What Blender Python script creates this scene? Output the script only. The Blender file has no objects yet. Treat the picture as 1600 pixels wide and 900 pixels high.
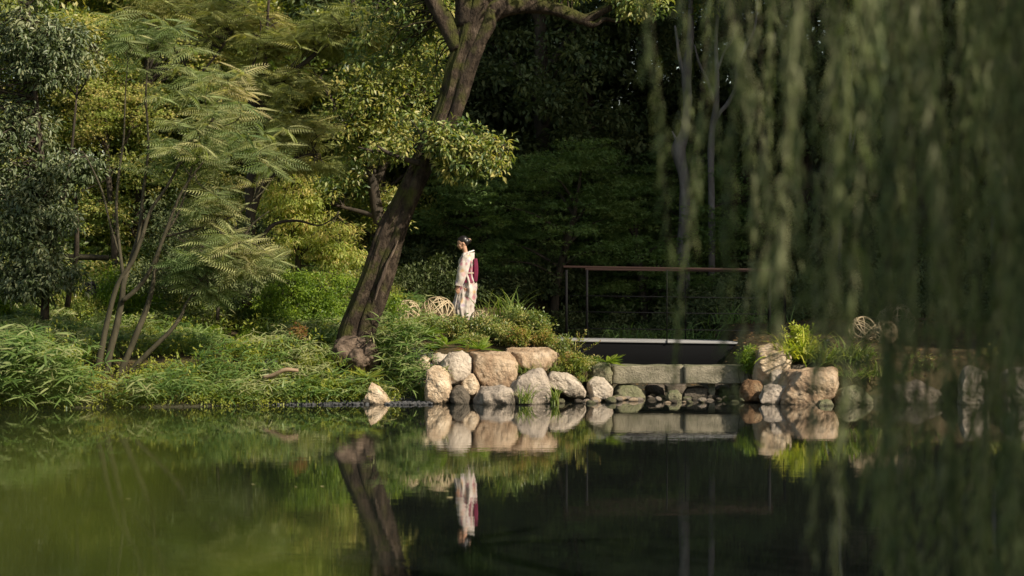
import bpy, bmesh, math, random
import numpy as np
from mathutils import Vector
C = bpy.context.scene.collection
R = math.radians
rng = np.random.default_rng(7)
random.seed(7)
F, HC, HY = 3333.0, 2.1, 436.0            # focal length in photo pixels, eye height over the water, horizon row

def P(px, py, d):
    """photo pixel at distance d -> point in metres"""
    return np.array([(px - 800) / F * d, d, HC - (py - HY) / F * d])

def unit(a):
    return a / np.maximum(np.linalg.norm(a, axis=-1, keepdims=True), 1e-9)

# ------------------------------------------------------------------ noise
def _hash(i, j, k):
    h = (i * 374761393 + j * 668265263 + k * 2147483647 + 1274126177) & 0xffffffff
    h = ((h ^ (h >> 13)) * 1274126177) & 0xffffffff
    h = ((h ^ (h >> 16)) * 2246822519) & 0xffffffff
    return ((h ^ (h >> 15)) & 0xffff) / 32767.5 - 1.0

def vnoise(p):
    p = np.asarray(p, float)
    i = np.floor(p).astype(np.int64)
    f = p - i
    f = f * f * (3 - 2 * f)
    out = 0
    for a in (0, 1):
        wa = f[..., 0] if a else 1 - f[..., 0]
        for b in (0, 1):
            wb = f[..., 1] if b else 1 - f[..., 1]
            for c in (0, 1):
                wc = f[..., 2] if c else 1 - f[..., 2]
                out = out + wa * wb * wc * _hash(i[..., 0] + a, i[..., 1] + b, i[..., 2] + c)
    return out

def fbm(p, o=4):
    s, a = 0, 1.0
    p = np.asarray(p, float)
    for k in range(o):
        s = s + a * vnoise(p * 2 ** k + 17.3 * k)
        a *= .5
    return s

# ------------------------------------------------------------------ terrain height
SX = [-60, -20, -8.6, -5, -2.6, -1.5, 0, .8, 1.5, 1.9, 3.8, 4.2, 5.6, 8.5, 20, 60]
SY = [30, 34, 34.4, 35.2, 35.9, 36.2, 36.2, 36.7, 37.1, 38.6, 38.6, 36.6, 35.9, 35.8, 35, 30]
HX = [-60, -3, -1.8, -1.2, .55, 1.15, 2.0, 3.6, 4.3, 60]
HH = [.7, .7, .8, .82, .8, .5, .12, .12, .7, .7]
WX = [-60, -3, -1.6, 1, 2, 3.7, 4.4, 60]
WW = [2.3, 2.2, 1.0, .9, 3, 3, 1.0, 1.4]

def ground(x, y):
    x = np.asarray(x, float); y = np.asarray(y, float)
    s = np.interp(x, SX, SY) + .15 * vnoise(np.stack([x * .9, x * 0, x * 0], -1))
    h = np.interp(x, HX, HH); w = np.interp(x, WX, WW)
    t = y - s
    k = np.clip(t / w, 0, 1); k = k * k * (3 - 2 * k)
    z = h * k + np.interp(x, [-3, 0, .5, 1.2, 3.8, 4.5], [.12, .13, .09, .01, .01, .1]) * np.clip(t - w, 0, 5)
    z += .2 * np.clip(y - 45, 0, 22) + .01 * np.clip(y - 70, 0, 400)
    z = np.where(t < 0, np.maximum(t * .5, -1.0), z + .02)
    # the near shore, under the camera
    n = np.clip((6.5 - y) / 4, 0, 1)
    z = np.where(y < 6.5, -1 + 1.75 * n * n * (3 - 2 * n), z)
    # the pond closes on both sides
    e = np.clip((np.abs(x) - 24) / 6, 0, 1)
    z = np.where((y <= 36) & (np.abs(x) > 24), np.maximum(z, -1 + 2.0 * e), z)
    return z + .05 * fbm(np.stack([x * .8, y * .8, x * 0], -1), 3)

# ------------------------------------------------------------------ materials
def newmat(name):
    m = bpy.data.materials.new(name); m.use_nodes = True
    nt = m.node_tree; nt.nodes.clear()
    return m, nt.nodes, nt.links

def ramp(N, stops):
    r = N.new('ShaderNodeValToRGB')
    while len(r.color_ramp.elements) < len(stops): r.color_ramp.elements.new(.5)
    for e, (p, c) in zip(r.color_ramp.elements, stops):
        e.position = p; e.color = (*c, 1)
    return r

def leafmat(name, cols, trans=.35, rough=.45, spec=.4, tcol=None):
    m, N, L = newmat(name)
    out = N.new('ShaderNodeOutputMaterial'); b = N.new('ShaderNodeBsdfPrincipled')
    at = N.new('ShaderNodeAttribute'); at.attribute_name = 'rnd'
    n = len(cols)
    r = ramp(N, [(i / (n - 1), c) for i, c in enumerate(cols)])
    L.new(at.outputs['Fac'], r.inputs[0])
    L.new(r.outputs[0], b.inputs['Base Color'])
    b.inputs['Roughness'].default_value = rough
    b.inputs['Specular IOR Level'].default_value = spec
    t = N.new('ShaderNodeBsdfTranslucent')
    mul = N.new('ShaderNodeMix'); mul.data_type = 'RGBA'; mul.blend_type = 'MULTIPLY'; mul.inputs[0].default_value = 1
    L.new(r.outputs[0], mul.inputs[6]); mul.inputs[7].default_value = (*(tcol or (1.5, 1.6, .5)), 1)
    mul.clamp_result = False
    L.new(mul.outputs[2], t.inputs[0])
    mx = N.new('ShaderNodeMixShader'); mx.inputs[0].default_value = trans
    L.new(b.outputs[0], mx.inputs[1]); L.new(t.outputs[0], mx.inputs[2]); L.new(mx.outputs[0], out.inputs[0])
    return m

def surfmat(name, cols, scale=6, rough=.8, bump=.3, bscale=30, stretch=(1, 1, 1), dist=.02, spec=.3, wet=None, moss=None):
    m, N, L = newmat(name)
    out = N.new('ShaderNodeOutputMaterial'); b = N.new('ShaderNodeBsdfPrincipled')
    tc = N.new('ShaderNodeTexCoord'); mp = N.new('ShaderNodeMapping'); mp.inputs['Scale'].default_value = stretch
    L.new(tc.outputs['Object'], mp.inputs[0])
    no = N.new('ShaderNodeTexNoise'); no.inputs['Scale'].default_value = scale; no.inputs['Detail'].default_value = 8
    no.inputs['Roughness'].default_value = .65
    L.new(mp.outputs[0], no.inputs['Vector'])
    n = len(cols)
    r = ramp(N, [(.28 + .44 * i / (n - 1), c) for i, c in enumerate(cols)])
    L.new(no.outputs['Fac'], r.inputs[0])
    col = r.outputs[0]
    if moss:
        g = N.new('ShaderNodeNewGeometry'); sx = N.new('ShaderNodeSeparateXYZ'); L.new(g.outputs['Normal'], sx.inputs[0])
        n2 = N.new('ShaderNodeTexNoise'); n2.inputs['Scale'].default_value = 3.5; n2.inputs['Detail'].default_value = 6
        L.new(tc.outputs['Object'], n2.inputs['Vector'])
        ma = N.new('ShaderNodeMath'); ma.operation = 'MULTIPLY_ADD'; ma.inputs[1].default_value = .25; L.new(sx.outputs[2], ma.inputs[0]); L.new(n2.outputs['Fac'], ma.inputs[2])
        mr = N.new('ShaderNodeMapRange'); mr.inputs[1].default_value = .5; mr.inputs[2].default_value = .68; L.new(ma.outputs[0], mr.inputs[0])
        mm = N.new('ShaderNodeMath'); mm.operation = 'MULTIPLY'; mm.inputs[1].default_value = moss[1]; L.new(mr.outputs[0], mm.inputs[0])
        mx = N.new('ShaderNodeMix'); mx.data_type = 'RGBA'; L.new(mm.outputs[0], mx.inputs[0]); L.new(col, mx.inputs[6]); mx.inputs[7].default_value = (*moss[0], 1)
        col = mx.outputs[2]
    if wet:
        g = N.new('ShaderNodeNewGeometry'); sx = N.new('ShaderNodeSeparateXYZ'); L.new(g.outputs['Position'], sx.inputs[0])
        mr = N.new('ShaderNodeMapRange'); mr.inputs[1].default_value = wet; mr.inputs[2].default_value = wet + .06
        ad = N.new('ShaderNodeMath'); ad.operation = 'MULTIPLY_ADD'; ad.inputs[1].default_value = -.12; L.new(no.outputs['Fac'], ad.inputs[0]); L.new(sx.outputs[2], ad.inputs[2])
        L.new(ad.outputs[0], mr.inputs[0])
        mx = N.new('ShaderNodeMix'); mx.data_type = 'RGBA'; L.new(mr.outputs[0], mx.inputs[0]); mx.inputs[6].default_value = (.05, .045, .03, 1); L.new(col, mx.inputs[7])
        col = mx.outputs[2]
    L.new(col, b.inputs['Base Color'])
    b.inputs['Roughness'].default_value = rough; b.inputs['Specular IOR Level'].default_value = spec
    nb = N.new('ShaderNodeTexNoise'); nb.inputs['Scale'].default_value = bscale; nb.inputs['Detail'].default_value = 10; nb.inputs['Roughness'].default_value = .7
    L.new(mp.outputs[0], nb.inputs['Vector'])
    bu = N.new('ShaderNodeBump'); bu.inputs['Strength'].default_value = bump; bu.inputs['Distance'].default_value = dist
    L.new(nb.outputs['Fac'], bu.inputs['Height']); L.new(bu.outputs[0], b.inputs['Normal']); L.new(b.outputs[0], out.inputs[0])
    return m

def plain(name, col, rough=.6, metal=0, spec=.4):
    m, N, L = newmat(name)
    out = N.new('ShaderNodeOutputMaterial'); b = N.new('ShaderNodeBsdfPrincipled')
    no = N.new('ShaderNodeTexNoise'); no.inputs['Scale'].default_value = 9; no.inputs['Detail'].default_value = 5
    r = ramp(N, [(.3, tuple(c * .8 for c in col)), (.7, tuple(min(1, c * 1.15) for c in col))])
    L.new(no.outputs['Fac'], r.inputs[0]); L.new(r.outputs[0], b.inputs['Base Color'])
    b.inputs['Roughness'].default_value = rough; b.inputs['Metallic'].default_value = metal; b.inputs['Specular IOR Level'].default_value = spec
    L.new(b.outputs[0], out.inputs[0])
    return m

M = {}
M['camellia'] = leafmat('camellia_leaf', [(0.048, 0.070, 0.026), (0.087, 0.115, 0.047), (0.130, 0.159, 0.075), (0.217, 0.229, 0.114)], .2, .42, .4)
M['silk'] = leafmat('silk_leaf', [(0.167, 0.236, 0.090), (0.301, 0.361, 0.151), (0.472, 0.472, 0.223), (0.637, 0.556, 0.300)], .35, .6, .25, (1.3, 1.4, .6))
M['silk2'] = leafmat('silk_leaf_far', [(0.204, 0.242, 0.080), (0.343, 0.370, 0.132), (0.546, 0.485, 0.204)], .35, .6, .25, (1.4, 1.4, .5))
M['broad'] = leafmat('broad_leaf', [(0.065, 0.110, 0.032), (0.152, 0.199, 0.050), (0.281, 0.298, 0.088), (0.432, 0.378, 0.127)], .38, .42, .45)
M['yellow'] = leafmat('yellow_leaf', [(0.219, 0.277, 0.060), (0.377, 0.434, 0.104), (0.553, 0.534, 0.175), (0.593, 0.474, 0.175)], .42, .5, .3)
M['bush'] = leafmat('bush_leaf', [(0.071, 0.130, 0.014), (0.141, 0.222, 0.022), (0.259, 0.333, 0.036)], .4, .45, .35)
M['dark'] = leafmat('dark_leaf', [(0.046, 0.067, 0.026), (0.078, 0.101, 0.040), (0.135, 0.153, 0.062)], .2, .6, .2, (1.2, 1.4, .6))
M['maple'] = leafmat('maple_leaf', [(0.095, 0.159, 0.048), (0.141, 0.217, 0.062), (0.220, 0.287, 0.086)], .35, .55, .25, (1.2, 1.4, .6))
M['weed'] = leafmat('weed_leaf', [(0.087, 0.141, 0.020), (0.174, 0.234, 0.032), (0.313, 0.312, 0.047), (.24, .27, .06)], .4, .5, .3)
M['sasa'] = leafmat('bamboo_grass_leaf', [(0.076, 0.137, 0.034), (0.135, 0.206, 0.050), (0.230, 0.292, 0.100), (0.326, 0.325, 0.150)], .35, .45, .35, (1.2, 1.4, .6))
M['garden'] = leafmat('garden_leaf', [(0.074, 0.118, 0.028), (0.139, 0.190, 0.042), (0.242, 0.270, 0.070), (0.372, 0.316, 0.112)], .35, .38, .45)
M['azalea'] = leafmat('azalea_leaf', [(0.096, 0.144, 0.024), (0.192, 0.228, 0.036), (0.288, 0.264, 0.060), (0.336, 0.192, 0.072)], .4, .5, .3)
M['fern'] = leafmat('fern_leaf', [(0.078, 0.146, 0.014), (0.156, 0.239, 0.023), (0.250, 0.318, 0.035)], .45, .5, .3)
M['iris'] = leafmat('iris_leaf', [(0.094, 0.146, 0.030), (0.156, 0.212, 0.047), (0.281, 0.292, 0.082)], .4, .45, .35)
M['lime'] = leafmat('lime_leaf', [(.18, .24, .02), (.32, .36, .04), (.44, .42, .07)], .4, .45, .3)
M['reddish'] = leafmat('red_leaf', [(.16, .07, .03), (.26, .14, .05), (.14, .18, .04)], .4, .5, .3)
M['willow'] = leafmat('willow_leaf', [(0.068, 0.092, 0.038), (0.109, 0.134, 0.050), (0.162, 0.182, 0.074), (0.205, 0.207, 0.111)], .3, .6, .2, (1.1, 1.4, .5))
M['fore'] = leafmat('near_leaf', [(0.057, 0.086, 0.006), (0.085, 0.115, 0.007), (0.114, 0.130, 0.009)], .45, .5, .3)
M['bark_big'] = surfmat('bark_big', [(.014, .010, .007), (.038, .028, .02), (.085, .062, .043), (.16, .12, .085)], 7, .9, 1.0, 13, (1, 1, .5), .14, .15, moss=((.085, .09, .02), .8))
M['bark'] = surfmat('bark_thin', [(0.029, 0.026, 0.015), (0.058, 0.050, 0.030), (0.094, 0.079, 0.049)], 9, .8, .5, 30, (1, 1, .3), .01, .2)
M['bark_dark'] = surfmat('bark_dark', [(.02, .017, .013), (.045, .036, .026), (.08, .06, .045)], 6, .85, .7, 25, (1, 1, .3), .02, .2)
M['bark_grey'] = surfmat('bark_grey', [(.06, .056, .053), (.12, .11, .106), (.21, .2, .19)], 4, .85, .6, 20, (1, 1, .4), .02, .2)
M['soil'] = surfmat('soil', [(.02, .016, .009), (.045, .035, .018), (.08, .06, .032), (.06, .075, .02)], 2.2, .95, .6, 18, (1, 1, 1), .04, .1, wet=.03)
M['gravel'] = surfmat('gravel', [(.025, .026, .027), (.06, .06, .062), (.12, .12, .12)], 20, .8, .5, 40, (1, 1, 1), .01, .3)
W_ = -.085
M['r_cream'] = surfmat('rock_cream', [(0.285, 0.200, 0.125), (0.518, 0.382, 0.251), (0.726, 0.569, 0.399), (0.804, 0.678, 0.524)], 3.2, .85, 1.0, 14, (1, 1, 1), .09, .1, W_)
M['r_white'] = surfmat('rock_white', [(0.328, 0.268, 0.205), (0.554, 0.466, 0.367), (0.756, 0.641, 0.518)], 3.5, .85, 1.0, 14, (1, 1, 1), .09, .1, W_)
M['r_tan'] = surfmat('rock_tan', [(0.192, 0.117, 0.071), (0.383, 0.263, 0.167), (0.563, 0.420, 0.283), (0.630, 0.525, 0.412)], 2.6, .85, 1.0, 12, (1, 1, 1), .09, .1, W_)
M['r_grey'] = surfmat('rock_grey', [(0.144, 0.123, 0.101), (0.317, 0.264, 0.213), (0.518, 0.432, 0.347), (0.634, 0.528, 0.414)], 4, .82, 1.0, 14, (1, 1, 1), .09, .12, W_)
M['r_dark'] = surfmat('rock_dark', [(0.060, 0.050, 0.040), (0.132, 0.110, 0.085), (0.228, 0.187, 0.140)], 4, .82, 1.0, 14, (1, 1, 1), .09, .12, W_)
M['r_mossy'] = surfmat('rock_mossy', [(0.156, 0.143, 0.090), (0.288, 0.264, 0.170), (0.456, 0.396, 0.280)], 4, .85, 1.0, 14, (1, 1, 1), .09, .1, W_, moss=((.12, .14, .06), .6))
M['r_rust'] = surfmat('rock_rust', [(0.090, 0.048, 0.024), (0.198, 0.115, 0.061), (0.306, 0.230, 0.143)], 3, .8, 1.0, 12, (1, 1, 1), .09, .12, W_)
M['slab'] = surfmat('slab_stone', [(0.136, 0.123, 0.083), (0.247, 0.218, 0.156), (0.383, 0.335, 0.244)], 5, .85, 1.0, 26, (1, 1, 1), .03, .2, moss=((.09, .10, .045), .6))
M['steel_dark'] = plain('dark_steel', (.0045, .0045, .005), .75, 0, .15)
M['rail_brown'] = plain('brown_rail', (.035, .018, .014), .7, 0, .2)
M['deck'] = plain('deck_stone', (.34, .33, .32), .8)
M['concrete'] = plain('concrete', (.35, .33, .3), .85)
M['black'] = plain('black_metal', (.01, .01, .012), .4, .4)
M['bamboo'] = plain('bamboo_strip', (.46, .36, .22), .5)
M['facade'] = plain('facade', (.36, .29, .22), .8)
M['win'] = plain('window_glass', (.02, .025, .03), .1, 0, .6)

# ------------------------------------------------------------------ mesh building
def link_mesh(name, V, Fc, mat, parent=None, smooth=False, attrs=None):
    V = np.asarray(V, np.float32); Fc = np.asarray(Fc, np.int32)
    me = bpy.data.meshes.new(name)
    n, k = Fc.shape
    me.vertices.add(len(V)); me.vertices.foreach_set('co', V.ravel())
    me.loops.add(n * k); me.loops.foreach_set('vertex_index', Fc.ravel())
    me.polygons.add(n); me.polygons.foreach_set('loop_start', np.arange(0, n * k, k, dtype=np.int32))
    try: me.polygons.foreach_set('loop_total', np.full(n, k, np.int32))
    except Exception: pass
    if smooth: me.polygons.foreach_set('use_smooth', np.ones(n, bool))
    me.update(calc_edges=True)
    for an, av in (attrs or {}).items():
        a = me.attributes.new(an, 'FLOAT', 'FACE'); a.data.foreach_set('value', np.asarray(av, np.float32))
    me.materials.append(mat)
    o = bpy.data.objects.new(name, me); C.objects.link(o)
    if parent: o.parent = parent
    return o

def tag(o, label=None, cat=None, group=None, kind=None):
    if label: o['label'] = label
    if cat: o['category'] = cat
    if group: o['group'] = group
    if kind: o['kind'] = kind
    return o

def empty(name, loc, label, cat, group=None, rz=0):
    o = bpy.data.objects.new(name, None); C.objects.link(o)
    o.location = tuple(float(v) for v in loc); o.rotation_euler = (0, 0, rz); o.empty_display_size = .2
    return tag(o, label, cat, group)

def own(o, root):
    """parent a mesh made in world coordinates to a thing's empty, keeping it in place"""
    o.parent = root
    me = o.data
    n = len(me.vertices); co = np.empty(n * 3, np.float32); me.vertices.foreach_get('co', co)
    co = co.reshape(-1, 3) - np.array(root.location, np.float32)
    if root.rotation_euler.z:
        a = -root.rotation_euler.z; c, s = math.cos(a), math.sin(a)
        co = np.stack([co[:, 0] * c - co[:, 1] * s, co[:, 0] * s + co[:, 1] * c, co[:, 2]], -1)
    me.vertices.foreach_set('co', co.astype(np.float32).ravel()); me.update()
    return o

class Geo:
    def __init__(s): s.V = []; s.F = []; s.n = 0; s.r = []
    def add(s, V, Fc, r=None):
        s.V.append(np.asarray(V, float)); s.F.append(np.asarray(Fc, int) + s.n); s.n += len(V)
        s.r.append(np.full(len(Fc), .5) if r is None else r)
    def build(s, name, mat, parent=None, smooth=False, root=None):
        o = link_mesh(name, np.concatenate(s.V), np.concatenate(s.F), mat, parent, smooth, {'rnd': np.concatenate(s.r)})
        if root: own(o, root)
        return o

def smooth_line(pts, n=8):
    """Catmull-Rom through points with radii (last column)"""
    p = np.asarray(pts, float)
    q = np.vstack([2 * p[0] - p[1], p, 2 * p[-1] - p[-2]])
    out = []
    for i in range(1, len(q) - 2):
        for t in np.linspace(0, 1, n, endpoint=False):
            a, b, c, d = q[i - 1:i + 3]
            out.append(.5 * (2 * b + (c - a) * t + (2 * a - 5 * b + 4 * c - d) * t * t + (3 * b - a - 3 * c + d) * t ** 3))
    out.append(p[-1])
    return np.array(out)

def tube(g, pts, sides=8, wob=0.0, fn=None):
    """pts: n x 4 (x, y, z, radius); quads appended to Geo g"""
    p = np.asarray(pts, float); c = p[:, :3]; r = np.maximum(p[:, 3], 1e-4)
    T = unit(np.gradient(c, axis=0))
    ref = np.array([0, 1., 0]) if abs(T[0][1]) < .8 else np.array([1., 0, 0])
    A = []
    a = unit(np.cross(T[0], ref))
    for t in T:
        a = unit(a - t * np.dot(a, t)); A.append(a)
    A = np.array(A); B = np.cross(T, A)
    th = np.linspace(0, 2 * np.pi, sides, endpoint=False)
    dirs = A[:, None] * np.cos(th)[None, :, None] + B[:, None] * np.sin(th)[None, :, None]
    rr = np.repeat(r[:, None], sides, 1)
    if wob: rr = rr * (1 + wob * fbm(dirs * 1.3 + c[:, None] * 2.0, 3))
    if fn is not None: rr = fn(rr, dirs, c)
    V = (c[:, None] + dirs * rr[..., None]).reshape(-1, 3)
    n = len(c)
    i = np.arange(n - 1)[:, None] * sides; j = np.arange(sides)[None]; jn = (j + 1) % sides
    Q = np.stack([i + j, i + jn, i + sides + jn, i + sides + j], -1).reshape(-1, 4)
    V = np.vstack([V, c[0], c[-1]])
    e = n * sides
    jj = np.arange(sides); jm = (jj + 1) % sides
    Q = np.vstack([Q, np.stack([np.full(sides, e), jm, jj, np.full(sides, e)], -1)[:, [0, 1, 2, 2]], np.stack([np.full(sides, e + 1), (n - 1) * sides + jj, (n - 1) * sides + jm], -1)[:, [0, 1, 2, 2]]])
    # degenerate quads are avoided: cap fans are split through the midpoints
    caps = Q[-2 * sides:]; Q = Q[:-2 * sides]
    cap2 = []
    if sides % 2 == 0:
        for base, cen in ((0, e), ((n - 1) * sides, e + 1)):
            for k in range(0, sides, 2):
                a_, b_, c_ = base + k, base + (k + 1) % sides, base + (k + 2) % sides
                cap2.append([cen, a_, b_, c_] if base else [cen, c_, b_, a_])
        Q = np.vstack([Q, np.array(cap2)])
    g.add(V, Q)

SUNB = np.array([.38, -.42, .3])   # leaves turn their faces towards the light
# leaf templates: u along, v across, w along the normal
def tri(*t): return np.array(t)
DIA = (np.array([(0, 0, 0), (.42, .5, .05), (1, 0, -.06), (.42, -.5, .05)]), tri((0, 1, 2), (0, 2, 3)))
BIG = (np.array([(0, 0, 0), (.3, .48, .09), (.7, .36, .02), (1, 0, -.16), (.7, -.36, .02), (.3, -.48, .09), (.5, 0, -.03)]),
       tri((6, 0, 1), (6, 1, 2), (6, 2, 3), (6, 3, 4), (6, 4, 5), (6, 5, 0)))
LANCE = (np.array([(0, 0, 0), (.22, .5, .04), (.22, -.5, .04), (.62, .42, -.06), (.62, -.42, -.06), (1, 0, -.26)]),
         tri((0, 2, 1), (1, 2, 4), (1, 4, 3), (3, 4, 5)))
def blade(n=6, droop=.55):
    v = []; f = []
    for i in range(n):
        u = i / n; wd = .5 * (1 - u ** 2.2) ** .8
        s = u - .25 * droop * u ** 3
        v += [(s, wd, -droop * u ** 2.4), (s, -wd, -droop * u ** 2.4)]
    v.append((1 - .25 * droop, 0, -droop))
    for i in range(n - 1):
        a = 2 * i; f += [(a, a + 1, a + 3), (a, a + 3, a + 2)]
    f.append((2 * n - 2, 2 * n - 1, 2 * n))
    return (np.array(v), np.array(f))
BLADE = blade(); STIFF = blade(5, .18)
def frondt(n, droop, pw, narrow=1.0, hang=.35):
    """feather: n pairs of narrow leaflets along a drooping midrib"""
    v = []; f = []
    for i in range(n):
        u = (i + .7) / (n + .4); w0 = -droop * u * u
        ln = .5 * math.sin(math.pi * min(1, .18 + .82 * u) ** .85) ** .7 * narrow if u < .98 else .1
        for s in (1, -1):
            b = len(v)
            v += [(u, 0, w0), (u + .03 + pw, s * ln * .5, w0 - hang * ln * .2), (u + .12, s * ln, w0 - hang * ln * .75), (u + .03 - pw, s * ln * .5, w0 - hang * ln * .2)]
            f += [(b, b + 1, b + 2), (b, b + 2, b + 3)]
    b = len(v)
    v += [(0, .006, 0), (0, -.006, 0), (.5, 0, -droop * .25), (1, .004, -droop), ]
    f += [(b, b + 1, b + 2), (b, b + 2, b + 3)]
    return (np.array(v, float), np.array(f))
FROND = frondt(10, .34, .014)
FERN = frondt(13, .25, .03, 1, .1)
STAR = (np.array([(0, 0, 0), (.3, .08, 0), (1, 0, -.05), (.3, -.08, 0), (.25, .5, -.03), (.1, .08, 0), (.25, -.5, -.03), (.1, -.08, 0), (.8, .42, -.05), (.8, -.42, -.05)]),
        tri((0, 1, 2), (0, 2, 3), (0, 5, 4), (0, 4, 1), (0, 6, 7), (0, 3, 6), (0, 1, 8), (0, 9, 3)))

class Leaves(Geo):
    def put(s, Cn, D, Nn, L, W, tpl, tone=None, spread=.5):
        n = len(Cn)
        D = unit(D); Nn = Nn + SUNB; S = unit(np.cross(D, Nn)); Nn = np.cross(S, D)
        L = np.broadcast_to(np.asarray(L, float), (n,)); W = np.broadcast_to(np.asarray(W, float), (n,))
        t, f = tpl
        V = Cn[:, None] + (t[None, :, :1] * L[:, None, None]) * D[:, None] + (t[None, :, 1:2] * W[:, None, None]) * S[:, None] + (t[None, :, 2:] * L[:, None, None]) * Nn[:, None]
        Fc = (f[None] + (np.arange(n) * len(t))[:, None, None]).reshape(-1, 3)
        r = rng.random(n)
        if tone is not None: r = np.clip(tone + (r - .5) * spread, 0, 1)
        s.add(V.reshape(-1, 3), Fc, np.repeat(r, len(f)))

def ball(n, p=.45):
    v = unit(rng.normal(size=(n, 3)))
    return v * rng.random((n, 1)) ** p

def clump(g, cc, cr, n, L, W, tpl=DIA, droop=.25, up=.8, out=1.0, tone=None, spread=.5, jit=.35):
    """n leaves round every clump centre; they point outwards and lie roughly flat"""
    cc = np.asarray(cc, float); K = len(cc)
    if K == 0: return
    cr = np.broadcast_to(np.asarray(cr, float), (K, 3))
    sc = rng.uniform(.7, 1.3, (K, 1)); cr = cr * sc
    p = ball(K * n).reshape(K, n, 3)
    pos = cc[:, None] + p * cr[:, None]
    D = unit(p) * out + rng.normal(size=p.shape) * .5 + np.array([0, 0, -droop])
    Nn = np.array([0, 0, up]) + unit(p) * .5 + rng.normal(size=p.shape) * .45
    if tone is None: tone = rng.random(K)
    tone = np.broadcast_to(tone, (K,))
    l = L * rng.uniform(1 - jit, 1 + jit, K * n)
    g.put(pos.reshape(-1, 3), D.reshape(-1, 3), Nn.reshape(-1, 3), l, l * W / L, tpl, np.repeat(tone, n), spread)

def blob(px, py, rx, ry, d, rd, n, lo=.45, gap=None):
    """clump centres inside an ellipsoid given in photo pixels, biased to its shell"""
    v = unit(rng.normal(size=(n, 3))) * rng.uniform(lo, 1, (n, 1))
    c = P(px, py, d); k = d / F
    q = c + v * np.array([rx * k, rd, ry * k])
    if gap is not None: q = q[fbm(q * 1.1, 2) > gap]
    return q

def twigs(g, root, cc, r0=.03, frac=.3, sag=.1, sides=5):
    root = np.atleast_2d(root)
    for c in cc[rng.random(len(cc)) < frac]:
        a = root[np.argmin(np.linalg.norm(root[:, :3] - c, axis=1) + rng.random(len(root)) * .3)][:3]
        L = np.linalg.norm(c - a)
        m = (a + c) / 2 + rng.normal(size=3) * .12 * L + np.array([0, 0, sag * L])
        tube(g, smooth_line([[*a, r0], [*m, r0 * .6], [*c, r0 * .22]], 4), sides)

def boxg(g, x0, x1, y0, y1, z0, z1):
    V = [(x, y, z) for z in (z0, z1) for y in (y0, y1) for x in (x0, x1)]
    g.add(V, [(0, 2, 3, 1), (4, 5, 7, 6), (0, 1, 5, 4), (2, 6, 7, 3), (0, 4, 6, 2), (1, 3, 7, 5)])

def bev(o, w=.01, seg=2):
    m = o.modifiers.new('bevel', 'BEVEL'); m.width = w; m.segments = seg; m.limit_method = 'ANGLE'; return o

_ico = {}
def ico(k):
    if k not in _ico:
        bm = bmesh.new(); bmesh.ops.create_icosphere(bm, subdivisions=k, radius=1)
        bm.verts.ensure_lookup_table()
        _ico[k] = (np.array([v.co[:] for v in bm.verts]), np.array([[v.index for v in f.verts] for f in bm.faces])); bm.free()
    return _ico[k]

# ------------------------------------------------------------------ ground, water
def build_ground():
    xs = np.unique(np.concatenate([np.linspace(-400, -40, 13), np.linspace(-40, -12, 29), np.linspace(-12, 12, 161), np.linspace(12, 40, 29), np.linspace(40, 400, 13)]))
    ys = np.unique(np.concatenate([np.linspace(-200, -10, 9), np.linspace(-10, 33, 40), np.linspace(33, 48, 131), np.linspace(48, 80, 33), np.linspace(80, 700, 20)]))
    X, Y = np.meshgrid(xs, ys)
    Z = ground(X, Y)
    V = np.stack([X, Y, Z], -1).reshape(-1, 3); nx = len(xs)
    i = np.arange(len(ys) - 1)[:, None] * nx; j = np.arange(nx - 1)[None]
    Q = np.stack([i + j, i + j + 1, i + j + nx + 1, i + j + nx], -1).reshape(-1, 4)
    tag(link_mesh('ground', V, Q, M['soil'], smooth=True), 'dark soil of the pond banks and the wood behind', 'ground', kind='structure')

    m, N, L = newmat('pond_water')
    out = N.new('ShaderNodeOutputMaterial'); b = N.new('ShaderNodeBsdfPrincipled')
    b.inputs['Base Color'].default_value = (.009, .011, .009, 1); b.inputs['Roughness'].default_value = .015; b.inputs['IOR'].default_value = 1.5
    tc = N.new('ShaderNodeTexCoord'); mp = N.new('ShaderNodeMapping'); mp.inputs['Scale'].default_value = (1.0, 2.2, 1); L.new(tc.outputs['Object'], mp.inputs[0])
    n1 = N.new('ShaderNodeTexNoise'); n1.inputs['Scale'].default_value = 2.2; n1.inputs['Detail'].default_value = 3; L.new(mp.outputs[0], n1.inputs['Vector'])
    n2 = N.new('ShaderNodeTexNoise'); n2.inputs['Scale'].default_value = .25; n2.inputs['Detail'].default_value = 2; L.new(tc.outputs['Object'], n2.inputs['Vector'])
    mr = N.new('ShaderNodeMapRange'); mr.inputs[1].default_value = .4; mr.inputs[2].default_value = .65; mr.inputs[3].default_value = .35; L.new(n2.outputs['Fac'], mr.inputs[0])
    mu = N.new('ShaderNodeMath'); mu.operation = 'MULTIPLY'; L.new(n1.outputs['Fac'], mu.inputs[0]); L.new(mr.outputs[0], mu.inputs[1])
    bu = N.new('ShaderNodeBump'); bu.inputs['Strength'].default_value = 1; bu.inputs['Distance'].default_value = .0013
    L.new(mu.outputs[0], bu.inputs['Height']); L.new(bu.outputs[0], b.inputs['Normal']); L.new(b.outputs[0], out.inputs[0])
    V = [(-40, -2, 0), (40, -2, 0), (40, 47, 0), (-40, 47, 0)]
    tag(link_mesh('pond_water', V, [(0, 1, 2, 3)], m), 'still dark pond water mirroring the bank', 'water', kind='structure')
build_ground()

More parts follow.
